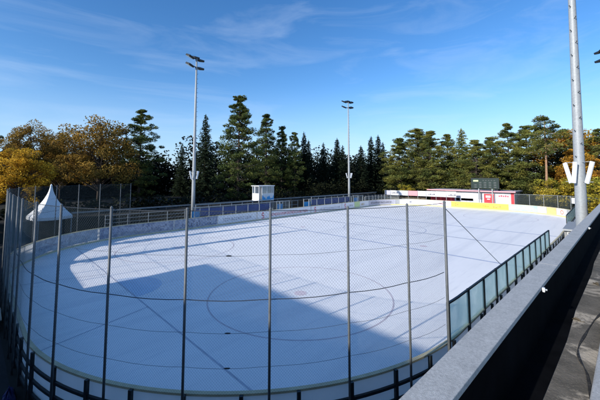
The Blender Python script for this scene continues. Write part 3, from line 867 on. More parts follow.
for k in range(24): g.quad((xs[k], by0-.006, bz0+.02), (xs[k+1], by0-.006, bz0+.02), (xs[k+1], by0-.006, bz0+hs[k+1]), (xs[k], by0-.006, bz0+hs[k]))
rel(g.build('wave_print', M['cyan']), fw)
g = MB(); g.box(bx0+.62, bx1, by0+.01, by0+.03, bz0+.97, bz1-.02); rel(g.build('window_pane', glass_mat('booth_glass', (.62, .70, .72), .6)), t)
for xx in (bx0+.03, bx0+.6, bx0+1.55, bx0+2.5, bx1-.03):
    g = MB(); g.box(xx-.035, xx+.035, by0-.02, by0+.04, bz0+(.96 if xx > bx0+.5 else 0), bz1); rel(g.build('mullion', M['white']), t)
for (xx, yy) in ((bx0+.1, by0+.1), (bx1-.1, by0+.1), (bx0+.1, by1-.1), (bx1-.1, by1-.1)):
    g = MB(); g.box(xx-.05, xx+.05, yy-.05, yy+.05, -.12, bz0-.12); rel(g.build('stilt', M['galv']), t)

# pagoda tent
t = empty('pagoda_tent', (2.5, 21.6, 0), radians(14), 'white pagoda tent with concave pointed roof behind the left end of the rink', 'tent')
g = MB(); n = 10; hw = 1.42
def rf(u, v):
    """concave pyramid roof, u around (0..4), v from eave to peak"""
    k = int(u) % 4; f = u-int(u)
    cs = [(-hw, -hw), (hw, -hw), (hw, hw), (-hw, hw)]
    a, b = cs[k], cs[(k+1) % 4]
    x, y = a[0]+(b[0]-a[0])*f, a[1]+(b[1]-a[1])*f
    s_ = (1-v)**1.0
    z = 1.95+3.05*v
    sc_ = (1-v)**1.9*.955+.045+.10*v*(1-v)
    return (x*sc_, y*sc_, z-.12*sin(pi*f)*(1-v)*.6)
for i in range(4*n):
    for j in range(14):
        g.quad(rf(i/n, j/14), rf((i+1)/n-1e-6, j/14), rf((i+1)/n-1e-6, (j+1)/14), rf(i/n, (j+1)/14))
g.build('roof', M['tent'], t, smooth=True)
g = MB()
for i in range(4*n):
    a, b = rf(i/n, 0), rf((i+1)/n-1e-6, 0)
    g.quad((a[0], a[1], a[2]-.28), (b[0], b[1], b[2]-.28), b, a)
g.build('valance', M['tent'], t)
for (sx, sy) in ((-1, -1), (1, -1), (1, 1), (-1, 1)):
    g = MB(); g.tube([(sx*(hw-.06), sy*(hw-.06), 1.0-1.12), (sx*(hw-.06), sy*(hw-.06), 1.95)], .05, 8); g.build('leg', M['galv'], t)
g = MB(); g.tube([(0, 0, 4.9), (0, 0, 5.02), (0, 0, 5.1)], [.10, .08, .02], 8); g.build('finial', M['tent'], t)
g = MB(); g.box(-hw+.1, hw-.1, hw-.1, hw-.06, -.12, 1.9); g.build('side_curtain', M['ad_grey'], t)

# things on the dark walk outside the near left corner
t = empty('tarpaulin_bundle', (-1.40, -6.75, -.116), radians(84), 'dark blue tarpaulin bundle against the outside of the boards at the lower left', 'tarpaulin')
g = MB(); rr3 = random.Random(8)
nu, nv = 18, 8
P_ = {}
for i in range(nu):
    for j in range(nv+1):
        th = 2*pi*i/nu; ph = pi/2*j/nv
        k = 1+.16*sin(3*th+j)+.1*rr3.random()
        P_[i, j] = (.42*cos(th)*cos(ph)*k, .13*sin(th)*cos(ph)*k, .30*sin(ph)*(1+.22*sin(4*th+1)+.1*sin(7*th)))
for i in range(nu):
    for j in range(nv): g.quad(P_[i, j], P_[(i+1) % nu, j], P_[(i+1) % nu, j+1], P_[i, j+1])
g.build('folded_sheet', M['tarp'], t)
g = MB(); g.tube([(.05, .15*cos(a), .33*abs(sin(a))) for a in [pi*k/12 for k in range(13)]], .012, 5); g.build('tie_rope', M['darksteel'], t)
t = empty('timber_bench', (-1.34, -.9, -.116), 0, 'pale timber bench at the left edge of the photo outside the net', 'bench')
for k in range(3):
    g = MB(); g.box(-.62, -.08, -.5+.0, 1.1, .40+.0, .44, Matrix.Translation((.0+.0, 0, 0)) if k == 0 else Matrix.Translation((-.01*k, 0, .18*k+.1))) if k == 0 else g.box(-.62, -.58, -.5, 1.1, .44+.16*(k-1)+.08, .56+.16*(k-1)+.06)
    g.build('seat' if k == 0 else 'back_slat', M['timber'], t, bevel=.008)
for (x, y) in ((-.56, -.4), (-.14, -.4), (-.56, 1.0), (-.14, 1.0)):
    g = MB(); g.box(x-.03, x+.03, y-.03, y+.03, 0, .40); g.build('leg', M['darksteel'], t)

# ------------------------------------------------------------------ far end
t = empty('banner_fence', (62.2, 10, 0), 0, 'row of white and pink advert banners on posts behind the far left corner', 'banner fence')
cols = [('ad_grey', 1.4), ('ad_white', 2.1), ('ad_white', 2.1), ('ad_pink', 2.1), ('ad_white', 1.8), ('ad_white', 2.0), ('ad_white', 2.0), ('ad_white', 1.9)]
y = 17.9
for k, (c, w) in enumerate(cols):
    g = MB(); g.box(62.2, 62.23, y-w+.05, y-.05, 1.72+.01*k, 2.72+.025*k); b_ = rel(g.build('banner', M[c]), t)
    g = MB()
    if k not in (3,):
        for q in range(4):
            yy = y-.4-.36*q; g.box(62.188, 62.198, yy-.3, yy, 2.1, 2.1+.14+.1*(q % 2))
        rel(g.build('lettering', M['ink_dark' if k % 2 else 'ad_grey']), b_)
    g = MB(); g.box(62.24, 62.30, y-.03, y+.03, -.12, 2.8+.025*k); rel(g.build('post', M['galv']), t)
    y -= w
g = MB(); g.box(62.26, 62.32, y, 17.9, 1.0, 1.08); rel(g.build('rail', M['galv']), t)
t = empty('plank_fence', (63.2, 8, 0), 0, 'brown plank fence showing below the advert banners', 'fence')
g = MB()
y = 18.0
while y > 9.0: g.box(63.2, 63.24, y-.18, y, -.12, 1.65+.03*sin(y*7)); y -= .19
rel(g.build('plank_panel', M['brown']), t)
for y in (17.5, 14.5, 11.5, 9.2):
    g = MB(); g.box(63.25, 63.33, y-.05, y+.05, -.12, 1.6); rel(g.build('post', M['brown']), t)

t = empty('pavilion', (66, 0, 0), 0, 'low flat roofed red and white pavilion behind the far end boards', 'pavilion')
g = MB(); g.box(64.2, 69.5, -6.6, 8.2, -.12, 2.95); rel(g.build('wall', M['white']), t)
g = MB(); g.box(63.4, 70.0, -6.9, 8.7, 2.98, 3.2); rel(g.build('roof', M['pavilion_roof']), t)
g = MB(); g.box(63.36, 63.395, -6.9, 8.7, 3.0, 3.22); rel(g.build('fascia', M['ad_pink']), t)
parts = [('red_panel', 'red', 3.5, 8.2, .0, 1.75), ('white_panel', 'ad_white', -.6, 3.3, 1.15, 2.75), ('window', 'lamp_glass', 2.5, 3.2, .9, 1.6), ('lower_panel', 'ad_grey', .1, 2.3, .9, 1.6), ('window', 'lamp_glass', -1.5, -.75, 1.5, 2.7), ('red_panel', 'red', -3.4, -1.75, .8, 2.6), ('white_panel', 'ad_white', -6.0, -3.6, 1.3, 2.75), ('red_panel', 'red', -6.6, -6.05, .0, 2.9), ('lower_panel', 'ad_white', -6.0, -3.6, .6, 1.25)]
for (nm, c, y0, y1, z0, z1) in parts:
    g = MB(); g.box(64.15, 64.19, y0, y1, z0, z1); pp = rel(g.build(nm, M[c]), t)
    if nm == 'white_panel':
        g = MB(); 
        for q in range(5):
            yy = y1-.5-.33*q; g.box(64.13, 64.145, yy-.29, yy-.03, z1-.62, z1-.36+.08*(q % 2))
        rel(g.build('lettering', M['ink_red' if y0 < -3 else 'ad_grey']), pp)
    if nm == 'red_panel' and c == 'red' and y0 > -3.5 and y0 < 0:
        g = MB(); g.box(64.13, 64.145, y1-1.1, y1-.3, 1.9, 2.3); g.box(64.13, 64.145, y1-1.0, y1-.5, 1.55, 1.7); rel(g.build('lettering', M['ink_white']), pp)

t = empty('scoreboard', (63.0, -2.4, 0), 0, 'dark green scoreboard on two posts above the far end', 'scoreboard')
g = MB(); g.box(63.0, 63.25, -4.45, -.05, 3.6, 5.5); pn = rel(g.build('panel', M['scoreboard'], bevel=.02), t)
g = MB(); g.box(62.95, 63.28, -4.55, .05, 5.5, 5.58); g.box(62.97, 63.27, -4.55, -4.46, 3.55, 5.5); g.box(62.97, 63.27, -.04, .05, 3.55, 5.5); rel(g.build('frame', M['darksteel']), t)
g = MB(); g.box(62.985, 62.998, -1.2, -.35, 4.9, 5.2); rel(g.build('name_plate', M['ad_green']), pn)
for r_ in range(3):
    for c_ in range(5):
        y0 = -.5-c_*.8; z0 = 3.72+r_*.42
        if r_ == 2 and c_ < 1: continue
        g = MB(); g.box(62.985, 62.998, y0-.42, y0, z0, z0+.28); rel(g.build('digit_window', M['score_digit']), pn)
for k in range(5):
    yy = -1.9-k*.45; g = MB(); g.box(62.985, 62.998, yy-.25, yy, 5.05, 5.2); rel(g.build('digit_window', M['score_digit']), pn)
for y in (-1.2, -3.4):
    g = MB(); g.box(63.05, 63.2, y-.08, y+.08, -.12, 3.6); rel(g.build('post', M['galv']), t)

t = empty('mesh_fence', (62, -11, 0), 0, 'grey wire mesh fence on pale posts behind the turquoise and orange boards', 'mesh fence')
fpts = [(62.3, -6.9), (62.3, -9.0), (62.2, -10.9), (61.9, -12.7), (61.2, -14.3), (60.0, -15.8), (58.0, -17.2), (55.5, -18.3)]
for (x, y) in fpts:
    g = MB(); g.tube([(x, y, -.12), (x, y, 2.85)], .035, 8); rel(g.build('post', M['galv']), t)
g = MB()
for k in range(len(fpts)-1):
    a, b = Vector((*fpts[k], 0)), Vector((*fpts[k+1], 0)); ln = (b-a).length
    for d in (1, -1):
        q = -2.8
        while q < ln+2.8:
            # clip the diagonal to the bay
            t0, t1 = 0.0, 2.8
            pa, pb = q, q+d*2.8
            lo, hi = 0.0, 1.0
            for (c0, c1) in ((0, ln),):
                if pb != pa:
                    u0, u1 = (c0-pa)/(pb-pa), (c1-pa)/(pb-pa)
                    if u0 > u1: u0, u1 = u1, u0
                    lo, hi = max(lo, u0), min(hi, u1)
            if hi > lo:
                f = lambda u: a+(b-a)*((pa+(pb-pa)*u)/ln)+Vector((0, 0, 2.8*u))
                g.tube([f(lo), f(hi)], .008, 3, caps=False)
            q += .13
rel(g.build('wire_mesh', M['mesh']), t)
g = MB()
for k in range(len(fpts)-1): g.tube([(*fpts[k], 2.82), (*fpts[k+1], 2.82)], .025, 6)
rel(g.build('top_rail', M['galv']), t)
t = empty('sign_board', (59.9, -14.9, 0), radians(-35), 'small white sign hung on the mesh fence left of the near mast', 'sign')
g = MB(); g.box(-.03, .0, -.5, .5, 1.8, 2.65); sg = g.build('sign_plate', M['ad_white'], t)
g = MB(); g.box(-.045, -.032, -.3, .15, 2.3, 2.38); g.box(-.045, -.032, -.3, .25, 2.08, 2.14); g.build('lettering', M['ad_grey'], sg)
g = MB(); g.tube([(.03, 0, -.12), (.03, 0, 2.6)], .03, 8); g.build('post', M['galv'], t)
t = empty('brown_banner', (61, 5, 0), 0)
bpy.data.objects.remove(t)

# timekeeper's hut outside the right boards
t = empty('timekeeper_hut', (33, -16.4, 0), 0, 'low grey flat topped timekeeper hut outside the right hand boards', 'hut')
g = MB(); g.box(30.6, 35.8, -17.3, -15.75, -.12, 1.55); rel(g.build('body', M['concrete']), t)
g = MB(); g.box(30.3, 36.0, -17.5, -15.68, 1.58, 1.72); rel(g.build('roof', M['galv']), t)
g = MB(); g.box(30.585, 30.598, -16.9, -16.0, .6, 1.4); rel(g.build('window', M['black']), t)
g = MB(); g.box(30.57, 30.598, -16.95, -16.9, .55, 1.45); g.box(30.57, 30.598, -16.0, -15.95, .55, 1.45); g.box(30.57, 30.598, -16.949, -15.951, 1.45, 1.5); g.box(30.57, 30.598, -16.949, -15.951, .5, .55); rel(g.build('window_frame', M['white']), t)

# ------------------------------------------------------------------ trees
def card(mb, c, d, w, l, tone, rnd, flat=0.0):
    """one leaf card centred near c along direction d"""
    d = Vector(d).normalized()
    r = Vector((rnd.gauss(0, 1), rnd.gauss(0, 1), rnd.gauss(0, 1)*(1-flat)))
    a = d.cross(r)
    if a.length < 1e-4: a = d.cross(Vector((.3, .5, .8)))
    a.normalize(); a *= w*.5
    d = d*l*.5
    c = Vector(c)
    mb.quad(c-d-a*.35, c-d*.2+a, c+d+a*.2, c+d*.15-a, tone)

def spruce(H, R, seed, dens=1.0, droop=0.35, lean=0):
    """narrow layered conifer: trunk + whorls of drooping sprays"""
    rnd = random.Random(seed)
    tr = MB(); tr.tube([(0, 0, -.3), (0, 0, H*.5), (.02, 0, H*.98)], [H*.014, H*.009, .015], 8)
    cr = MB()
    z = H*.05
    while z < H*.985:
        f = z/H
        r = R*(1-f)**.82*(.78+.4*rnd.random())+.10
        nb = max(4, int(5+4*(1-f)))
        a0 = rnd.random()*6.28
        for k in range(nb):
            az = a0+6.283*k/nb+rnd.gauss(0, .22)
            rl = r*(.7+.45*rnd.random())
            t = .2
            tilt = .25*(f-.45)
            while t < rl:
                q = t/rl
                zz = z+t*tilt-droop*q*q*rl*.55+.18*q*q*q*rl
                px, py = cos(az)*t, sin(az)*t
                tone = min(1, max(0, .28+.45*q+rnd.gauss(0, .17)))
                sp = (.16+.26*(1-q))
                for _ in range(max(1, int(4*dens+rnd.random()))):
                    ja = az+rnd.gauss(0, .75)
                    ox, oy = rnd.gauss(0, sp*.6), rnd.gauss(0, sp*.6)
                    card(cr, (px+ox, py+oy, zz+rnd.gauss(0, .10)-.06), (cos(ja), sin(ja), -.35+rnd.gauss(0, .3)), .10+.09*rnd.random(), .34+.30*rnd.random(), tone, rnd)
                t += .30
        z += .30+.16*rnd.random()*(1-f)+.08
    for _ in range(14):
        card(cr, (rnd.gauss(0, .05), rnd.gauss(0, .05), H*.97+rnd.random()*H*.03), (0, 0, 1), .12, .5, .6, rnd)
    return tr, cr

def pine(H, R, seed, bare=0.1, npad=110, cards=95, pad=1.15, bend=0.3, tip=.45):
    """Scots pine: bent trunk, limbs ending in flattened overlapping pads, small gaps between"""
    rnd = random.Random(seed)
    bx, by = rnd.gauss(0, bend), rnd.gauss(0, bend)
    ax = lambda z: Vector((bx*sin(z/H*2.4), by*sin(z/H*2.0), z))
    tr = MB()
    zs = [-.3]+[H*k/9 for k in range(1, 10)]
    tr.tube([ax(z) for z in zs], [H*.0125*(1-.85*max(0, z)/H)+.015 for z in zs], 9)
    cr = MB()
    lob = [(rnd.random()*6.28, rnd.uniform(.5, 1.0), rnd.randint(1, 3), rnd.uniform(2, 6)) for _ in range(3)]
    for k in range(npad):
        f = bare+(1-bare)*((k+.5)/npad)**.85
        g = (f-bare)/(1-bare)
        z = H*f
        az = k*2.39996+rnd.gauss(0, .4)
        env = R*min(1, (g*5+.35))*(1-g**2.2)**.8*(1+.2*sum(a*sin(n*az+p+w*f) for (p, a, n, w) in lob))+.25*tip
        rl = env*rnd.uniform(.12, 1.0)**.6*(.75+.42*rnd.random())
        st = ax(max(.5, z-.3*rl*rnd.random()))
        en = ax(z)+Vector((cos(az)*rl, sin(az)*rl, rnd.gauss(0, .5)))
        if g > .93: en.z = min(en.z, H*.985)
        tr.tube([st, st.lerp(en, .5)+Vector((0, 0, -.06*rl)), en], [.035+.012*rl, .03, .012], 5, caps=False)
        pr = pad*rnd.uniform(.45, 1.15)*(1-.55*g**2)
        bt = rnd.gauss(0, .13)
        for _ in range(int(1.65*cards*(.35+.65*pr/pad))):
            while True:
                x, y, w = rnd.uniform(-1, 1), rnd.uniform(-1, 1), rnd.uniform(-1, 1)
                if x*x+y*y+w*w < 1: break
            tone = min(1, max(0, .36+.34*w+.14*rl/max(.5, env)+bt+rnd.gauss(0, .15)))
            c = en+Vector((x*pr*1.1, y*pr*1.1, w*pr*.58+.06*pr-.12*(x*x+y*y)*pr))
            card(cr, c, (x+rnd.gauss(0, .6), y+rnd.gauss(0, .6), .25+rnd.gauss(0, .5)), .06+.09*rnd.random(), .20+.30*rnd.random(), tone, rnd)
    return tr, cr

def broadleaf(H, R, seed, nclump=60, cards=120, base=0.2, leaf=.24, clump=1.0):
    """rounded autumn tree: forked trunk, leaf clumps through an uneven crown with gaps"""
    rnd = random.Random(seed)
    tr = MB()
    tr.tube([(0, 0, -.3), (.1, .05, H*.3), (.0, .1, H*.55), (.1, 0, H*.8)], [H*.017, H*.012, H*.007, .03], 8)
    cr = MB()
    lob = [(rnd.random()*6.28, rnd.uniform(.15, .35), rnd.randint(2, 4)) for _ in range(3)]
    for k in range(nclump):
        az = k*2.39996+rnd.gauss(0, .3)
        cz = rnd.uniform(-.92, 1)
        rad = rnd.random()**.38
        shp = 1+sum(a*sin(n*az+p+cz*2) for (p, a, n) in lob)*.45
        hr = sqrt(max(0, 1-cz*cz))
        zc = H*(base+(1-base)*.5)+cz*rad*H*(1-base)*.47
        c = Vector((cos(az)*hr*R*rad*shp, sin(az)*hr*R*rad*shp, zc))
        st = Vector((0, 0, max(H*.2, zc-.5*c.xy.length-.6)))
        tr.tube([st, st.lerp(c, .55)+Vector((0, 0, .1)), c], [.06, .035, .012], 5, caps=False)
        pr = clump*rnd.uniform(.5, 1.05)
        bt = rnd.gauss(0, .12)
        for _ in range(int(cards*(.5+.6*pr))):
            while True:
                x, y, w = rnd.uniform(-1, 1), rnd.uniform(-1, 1), rnd.uniform(-1, 1)
                if x*x+y*y+w*w < 1: break
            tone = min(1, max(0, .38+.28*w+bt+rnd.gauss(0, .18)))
            card(cr, c+Vector((x*pr*1.15, y*pr*1.15, w*pr*.8)), (rnd.gauss(0, 1), rnd.gauss(0, 1), rnd.gauss(-.2, .7)), leaf*rnd.uniform(.6, 1.1), leaf*rnd.uniform(.9, 1.5), tone, rnd)
    return tr, cr

PROTO = {}
def proto(key, gen, leaf, bark):
    tr, cr = gen
    root = empty(key[1] if isinstance(key, tuple) else key)
    a = tr.build('trunk', M[bark], root, smooth=True)
    b = cr.build('crown', M[leaf], root, tone=True)
    PROTO[key] = (root, a.data, b.data)
    bpy.data.objects.remove(a); bpy.data.objects.remove(b); bpy.data.objects.remove(root)
PH = {}
def mk(key, H, gen, leaf, bark):
    PH[key] = H
    tr, cr = gen
    a = tr.build('trunk', M[bark], None, smooth=True); b = cr.build('crown', M[leaf], None, tone=True)
    PROTO[key] = (a.data, b.data)
    bpy.data.objects.remove(a); bpy.data.objects.remove(b)
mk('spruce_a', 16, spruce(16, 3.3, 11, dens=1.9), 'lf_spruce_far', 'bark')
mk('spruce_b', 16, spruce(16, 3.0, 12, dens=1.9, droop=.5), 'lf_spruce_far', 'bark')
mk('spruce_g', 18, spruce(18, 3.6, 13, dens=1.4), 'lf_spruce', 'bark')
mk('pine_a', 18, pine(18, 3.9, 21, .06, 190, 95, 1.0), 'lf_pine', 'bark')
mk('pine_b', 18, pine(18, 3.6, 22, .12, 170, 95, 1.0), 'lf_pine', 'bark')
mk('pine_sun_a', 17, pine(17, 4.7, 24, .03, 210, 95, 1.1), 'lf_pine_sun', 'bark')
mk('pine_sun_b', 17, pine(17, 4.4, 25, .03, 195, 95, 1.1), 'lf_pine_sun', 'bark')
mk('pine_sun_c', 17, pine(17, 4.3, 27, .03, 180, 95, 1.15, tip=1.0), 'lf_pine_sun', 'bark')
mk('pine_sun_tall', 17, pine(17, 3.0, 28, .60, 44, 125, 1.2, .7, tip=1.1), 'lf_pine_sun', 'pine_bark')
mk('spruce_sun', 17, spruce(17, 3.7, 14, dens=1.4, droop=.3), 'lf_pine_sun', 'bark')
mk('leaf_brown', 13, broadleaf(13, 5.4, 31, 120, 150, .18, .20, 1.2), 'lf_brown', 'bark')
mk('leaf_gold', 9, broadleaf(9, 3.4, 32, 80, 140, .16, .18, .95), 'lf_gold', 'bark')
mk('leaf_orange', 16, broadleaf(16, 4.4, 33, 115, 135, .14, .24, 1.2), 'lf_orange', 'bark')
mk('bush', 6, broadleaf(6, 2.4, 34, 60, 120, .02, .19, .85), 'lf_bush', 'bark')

GL = 'trees along the left forest edge'; GF = 'trees beyond the far end'; GS = 'dark spruces in the row behind the middle mast'
def tree(kind, key, u, v, H, wscale, label, cat, group, rz=None, rnd=random.Random(99)):
    z0 = -.12
    if -v > 20.4 and u < 70: z0 = 1.3 if -v > 21.4 else .4
    t = empty(kind, (u, -v, z0), rnd.random()*6.28 if rz is None else rz, label, cat, group)
    s = (H-z0)/PH[key]
    if group == GF and kind != 'shrub': wscale *= 1.25
    t.scale = (s*wscale, s*wscale, s)
    for nm, me in zip(('trunk', 'crown'), PROTO[key]):
        o = bpy.data.objects.new(nm, me); col.objects.link(o); o.parent = t
    return t
TREES = [
 ('pine_tree', 'pine_b', -2.6, -30, 12.5, .9, 'dark pine cut by the left edge of the photo', 'tree', GL),
 ('birch_tree', 'leaf_gold', 0.2, -27, 9.2, 1.0, 'bright golden yellow tree at far left behind the net', 'tree', GL),
 ('oak_tree', 'leaf_brown', 2.0, -40, 13.6, .72, 'brownish tree rising behind the golden tree', 'tree', GL),
 ('oak_tree', 'leaf_brown', 6.2, -44, 13.2, .62, 'darker brown tree between the golden tree and the big brown one', 'tree', GL),
 ('oak_tree', 'leaf_brown', 8.6, -31, 13.9, .98, 'large spreading brown and yellow tree right of the tent', 'tree', GL),
 ('pine_tree', 'pine_b', 15.4, -36, 17.0, 1.1, 'tall green pine with layered right side, left of the left mast', 'tree', GL),
 ('spruce_tree', 'spruce_g', 27.0, -46, 13.0, 1.0, 'low spruce just left of the left mast pole', 'tree', GL),
 ('spruce_tree', 'spruce_g', 30.2, -42, 19.2, 1.0, 'pointed green spruce just right of the left mast', 'tree', GL),
 ('pine_tree', 'pine_a', 28.4, -27, 20.0, 1.0, 'tallest broad pine above the white booth', 'tree', GL),
 ('pine_tree', 'pine_b', 41.8, -36, 20.0, .85, 'slim pine directly right of the tallest pine', 'tree', GL),
 ('pine_tree', 'pine_a', 46.7, -36, 17.8, .8, 'second dark pine right of the tallest pine', 'tree', GL),
 ('pine_tree', 'pine_b', 48.6, -33.5, 16.3, .85, 'third dark pine right of the tallest pine, next to the first slim spruce', 'tree', GL),
 ('spruce_tree', 'spruce_a', 52.2, -34, 16.8, .85, 'first slim spruce of the dark row, beside the pines', 'tree', GS),
 ('spruce_tree', 'spruce_b', 56.0, -36, 15.3, .9, 'second slim spruce of the dark row, counted from the pines', 'tree', GS),
 ('spruce_tree', 'spruce_a', 59.6, -34, 14.7, .95, 'short spruce of the dark row by the sky gap left of the middle mast', 'tree', GS),
 ('spruce_tree', 'spruce_b', 62.8, -32, 16.0, 1.1, 'pointed dark spruce immediately left of the middle mast', 'tree', GS),
 ('spruce_tree', 'spruce_a', 70.5, -36, 14.9, 1.0, 'dark spruce partly hidden behind the middle mast pole', 'tree', GS),
 ('spruce_tree', 'spruce_b', 71.0, -30, 14.5, 1.15, 'broad low dark spruce right of the middle mast', 'tree', GS),
 ('spruce_tree', 'spruce_a', 76.3, -30, 17.6, 1.0, 'left one of the two tallest dark spruces, right of the middle mast', 'tree', GS),
 ('spruce_tree', 'spruce_b', 78.6, -29, 18.1, 1.0, 'right one of the two tallest dark spruces right of the middle mast', 'tree', GS),
 ('spruce_tree', 'spruce_a', 79.6, -28, 15.9, .95, 'slender dark spruce next to the two tallest, on their right', 'tree', GS),
 ('spruce_tree', 'spruce_b', 79.8, -25.6, 12.0, 1.2, 'small dark spruce at the right end of the dark row', 'tree', GS),
 ('pine_tree', 'pine_sun_b', 75.5, -20.0, 16.2, 1.0, 'wide olive pine at the left end of the sunlit group behind the banners', 'tree', GF),
 ('pine_tree', 'pine_sun_a', 78, -16.0, 18.6, 1.12, 'tallest broad olive pine above the pink banner', 'tree', GF),
 ('pine_tree', 'pine_sun_b', 75, -12.0, 17.3, .95, 'full olive pine above the white banners', 'tree', GF),
 ('pine_tree', 'pine_sun_c', 81, -10.2, 16.8, .85, 'olive pine standing back in the dip left of the pavilion', 'tree', GF),
 ('spruce_tree', 'spruce_sun', 78, -6.0, 17.5, 1.05, 'pointed sunlit spruce above the left end of the yellow board', 'tree', GF),
 ('pine_tree', 'pine_sun_b', 74, -2.4, 14.0, .95, 'lower olive pine behind the left edge of the scoreboard', 'tree', GF),
 ('pine_tree', 'pine_sun_a', 78, -0.6, 14.8, .85, 'olive pine directly behind the scoreboard', 'tree', GF),
 ('pine_tree', 'pine_sun_c', 80, 2.6, 17.9, .8, 'olive pine with small tufted top right of the scoreboard', 'tree', GF),
 ('pine_tree', 'pine_sun_a', 80, 5.8, 16.9, .95, 'broad olive pine above the right end of the pavilion', 'tree', GF),
 ('pine_tree', 'pine_sun_tall', 71, 10.3, 16.9, .95, 'tall pine with a bare orange trunk behind the turquoise board', 'tree', GF),
 ('maple_tree', 'leaf_orange', 84, 13.4, 16.8, 1.0, 'orange autumn tree behind the near mast', 'tree', GF),
 ('maple_tree', 'leaf_orange', 72, 15.4, 10.5, .95, 'golden orange small tree around the slanted white panels of the near mast', 'tree', GF),
 ('pine_tree', 'pine_sun_c', 80, 17.9, 15.0, .75, 'green pine at the right edge of the photo', 'tree', GF),
 ('shrub', 'bush', 66.5, 11.6, 6.0, 1.0, 'yellow green shrub at the foot of the bare pine trunk', 'shrub', GF),
 ('shrub', 'bush', 67, 14.9, 6.4, 1.1, 'yellow shrub behind the white sign on the mesh fence', 'shrub', GF),
 ('shrub', 'bush', 58, 18.6, 6.6, 1.1, 'olive yellow shrub beyond the end of the coping at the right edge', 'shrub', GF),
 ('shrub', 'bush', 66, -14.6, 4.4, .9, 'small yellowish shrub behind the grey end of the banner row', 'shrub', GF),
]
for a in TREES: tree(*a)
# trees outside the picture behind the near end: their long shadows cross the left of the ice
for (u, v, H, w, lab, key) in ((-6.0, -13.8, 13.0, .42, 'narrow spruce close behind the near left corner of the rink', 'spruce_b'),
                          (-8.0, -17.2, 14.0, .7, 'tall spruce behind the near end between the corner and the tent', 'spruce_g'),
                          (-4.6, -8.6, 12.0, .36, 'slim spruce behind the near end beside the hall', 'spruce_b'),
                          (-7.0, -21.0, 9.5, 1.1, 'broad spruce behind the near end shading the tent', 'spruce_g'),
                          (-11.5, -23.2, 7.5, 1.0, 'spruce at the outer left behind the tent', 'spruce_g')):
    tree('spruce_tree', key, u, v, H, w, lab, 'tree', 'spruces behind the near end')

# far-off wood that reads as one dark mass, and the undergrowth at its edge
def wood(name, spans, leaf, n, seed, size):
    rnd = random.Random(seed); mb = MB()
    for _ in range(n):
        (x0, y0, x1, y1, dep, h) = rnd.choice(spans)
        t = rnd.random(); e = rnd.random()
        x, y = x0+(x1-x0)*t, y0+(y1-y0)*t
        dx, dy = -(y1-y0), (x1-x0); l = math.hypot(dx, dy)
        x += dx/l*dep*e; y += dy/l*dep*e
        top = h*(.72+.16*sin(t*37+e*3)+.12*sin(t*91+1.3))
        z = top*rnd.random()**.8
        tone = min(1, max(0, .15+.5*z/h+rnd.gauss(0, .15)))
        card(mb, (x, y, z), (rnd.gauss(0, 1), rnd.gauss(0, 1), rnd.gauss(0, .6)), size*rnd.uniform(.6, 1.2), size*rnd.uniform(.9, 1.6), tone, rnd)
    return tag(mb.build(name, M[leaf], tone=True), kind='stuff')
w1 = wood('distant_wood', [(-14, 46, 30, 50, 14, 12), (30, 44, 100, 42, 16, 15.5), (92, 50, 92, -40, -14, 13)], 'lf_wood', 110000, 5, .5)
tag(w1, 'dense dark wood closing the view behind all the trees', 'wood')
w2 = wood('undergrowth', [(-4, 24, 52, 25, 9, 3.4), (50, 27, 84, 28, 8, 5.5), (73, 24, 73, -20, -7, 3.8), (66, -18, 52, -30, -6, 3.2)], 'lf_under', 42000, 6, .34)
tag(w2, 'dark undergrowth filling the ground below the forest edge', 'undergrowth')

# ------------------------------------------------------------------ light and sky
EL = math.atan(0.418); dv = 0.11
sd = Vector((1, -dv, 0)).normalized()
to_sun = Vector((-sd.x*cos(EL), -sd.y*cos(EL), sin(EL)))
sun = bpy.data.lights.new('sun', 'SUN'); sun.energy = 5.0; sun.angle = radians(.53); sun.color = (1, .965, .91)
so = bpy.data.objects.new('sun', sun); col.objects.link(so)
so.rotation_euler = (-to_sun).to_track_quat('-Z', 'Y').to_euler(); so.location = to_sun*60
world = bpy.data.worlds.new('World'); scene.world = world; world.use_nodes = True
nt = world.node_tree; N, L = nt.nodes, nt.links
bg = N['Background']; bg.inputs['Strength'].default_value = .15
sky = N.new('ShaderNodeTexSky'); sky.sky_type = 'NISHITA'; sky.sun_disc = False
sky.sun_elevation = EL; sky.sun_rotation = atan2(to_sun.x, to_sun.y)
sky.altitude = 350; sky.air_density = 1.0; sky.dust_density = .4; sky.ozone_density = 3.0
tc = N.new('ShaderNodeTexCoord')
mp = N.new('ShaderNodeMapping'); mp.inputs['Rotation'].default_value = (0, radians(-6), radians(25)); mp.inputs['Scale'].default_value = (1.1, 2.2, 9.0)
no = N.new('ShaderNodeTexNoise'); no.inputs['Scale'].default_value = 1.7; no.inputs['Detail'].default_value = 9; no.inputs['Roughness'].default_value = .58; no.inputs['Distortion'].default_value = .7
mr = N.new('ShaderNodeMapRange'); mr.inputs['From Min'].default_value = .46; mr.inputs['From Max'].default_value = .80; mr.inputs['To Max'].default_value = .22
mx = N.new('ShaderNodeMix'); mx.data_type = 'RGBA'; mx.inputs['B'].default_value = (5.4, 6.4, 7.8, 1)
L.new(tc.outputs['Generated'], mp.inputs['Vector']); L.new(mp.outputs['Vector'], no.inputs['Vector'])
L.new(no.outputs['Fac'], mr.inputs['Value']); L.new(mr.outputs['Result'], mx.inputs['Factor'])
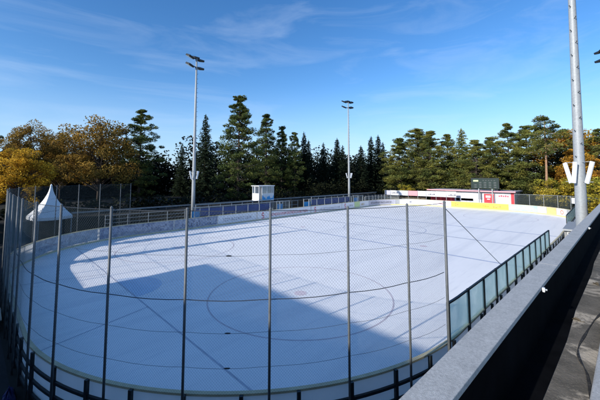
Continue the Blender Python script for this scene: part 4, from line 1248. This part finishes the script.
hs = N.new('ShaderNodeHueSaturation'); hs.inputs['Saturation'].default_value = 1.25; hs.inputs['Hue'].default_value = .505; hs.inputs['Value'].default_value = 1.36
L.new(sky.outputs['Color'], hs.inputs['Color'])
# pale autumn haze low over the horizon
sx = N.new('ShaderNodeSeparateXYZ'); L.new(tc.outputs['Generated'], sx.inputs['Vector'])
hz = N.new('ShaderNodeMapRange'); hz.interpolation_type = 'SMOOTHSTEP'
hz.inputs['From Min'].default_value = -.02; hz.inputs['From Max'].default_value = .30; hz.inputs['To Min'].default_value = .72; hz.inputs['To Max'].default_value = .0
L.new(sx.outputs['Z'], hz.inputs['Value'])
hm = N.new('ShaderNodeMix'); hm.data_type = 'RGBA'; hm.inputs['B'].default_value = (2.95, 4.35, 6.6, 1)
L.new(hz.outputs['Result'], hm.inputs['Factor']); L.new(hs.outputs['Color'], hm.inputs['A']); L.new(hm.outputs['Result'], mx.inputs['A']); L.new(mx.outputs['Result'], bg.inputs['Color'])

# ------------------------------------------------------------------ camera and render settings
cam = bpy.data.cameras.new('camera'); co = bpy.data.objects.new('camera', cam); col.objects.link(co)
co.location = (-2.10, -18.35, 5.87)
yaw, pit = 0.78, 0.0723
fw = Vector((cos(yaw)*cos(pit), sin(yaw)*cos(pit), sin(pit)))
co.rotation_euler = fw.to_track_quat('-Z', 'Y').to_euler()
cam.sensor_width = 36; cam.lens = 308.44/600*36; cam.shift_y = -(200-154.11)/600
cam.clip_start = .05; cam.clip_end = 2000
scene.camera = co
scene.view_settings.view_transform = 'Standard'; scene.view_settings.look = 'None'; scene.view_settings.exposure = 0; scene.view_settings.gamma = 1
scene.render.engine = 'CYCLES'
c = scene.cycles
c.max_bounces = 6; c.diffuse_bounces = 3; c.glossy_bounces = 2; c.transmission_bounces = 4; c.transparent_max_bounces = 24
c.caustics_reflective = False; c.caustics_refractive = False
c.sample_clamp_indirect = 2.0
c.use_denoising = True
c.denoiser = 'OPENIMAGEDENOISE'; c.denoising_input_passes = 'RGB_ALBEDO_NORMAL'; c.denoising_prefilter = 'ACCURATE'
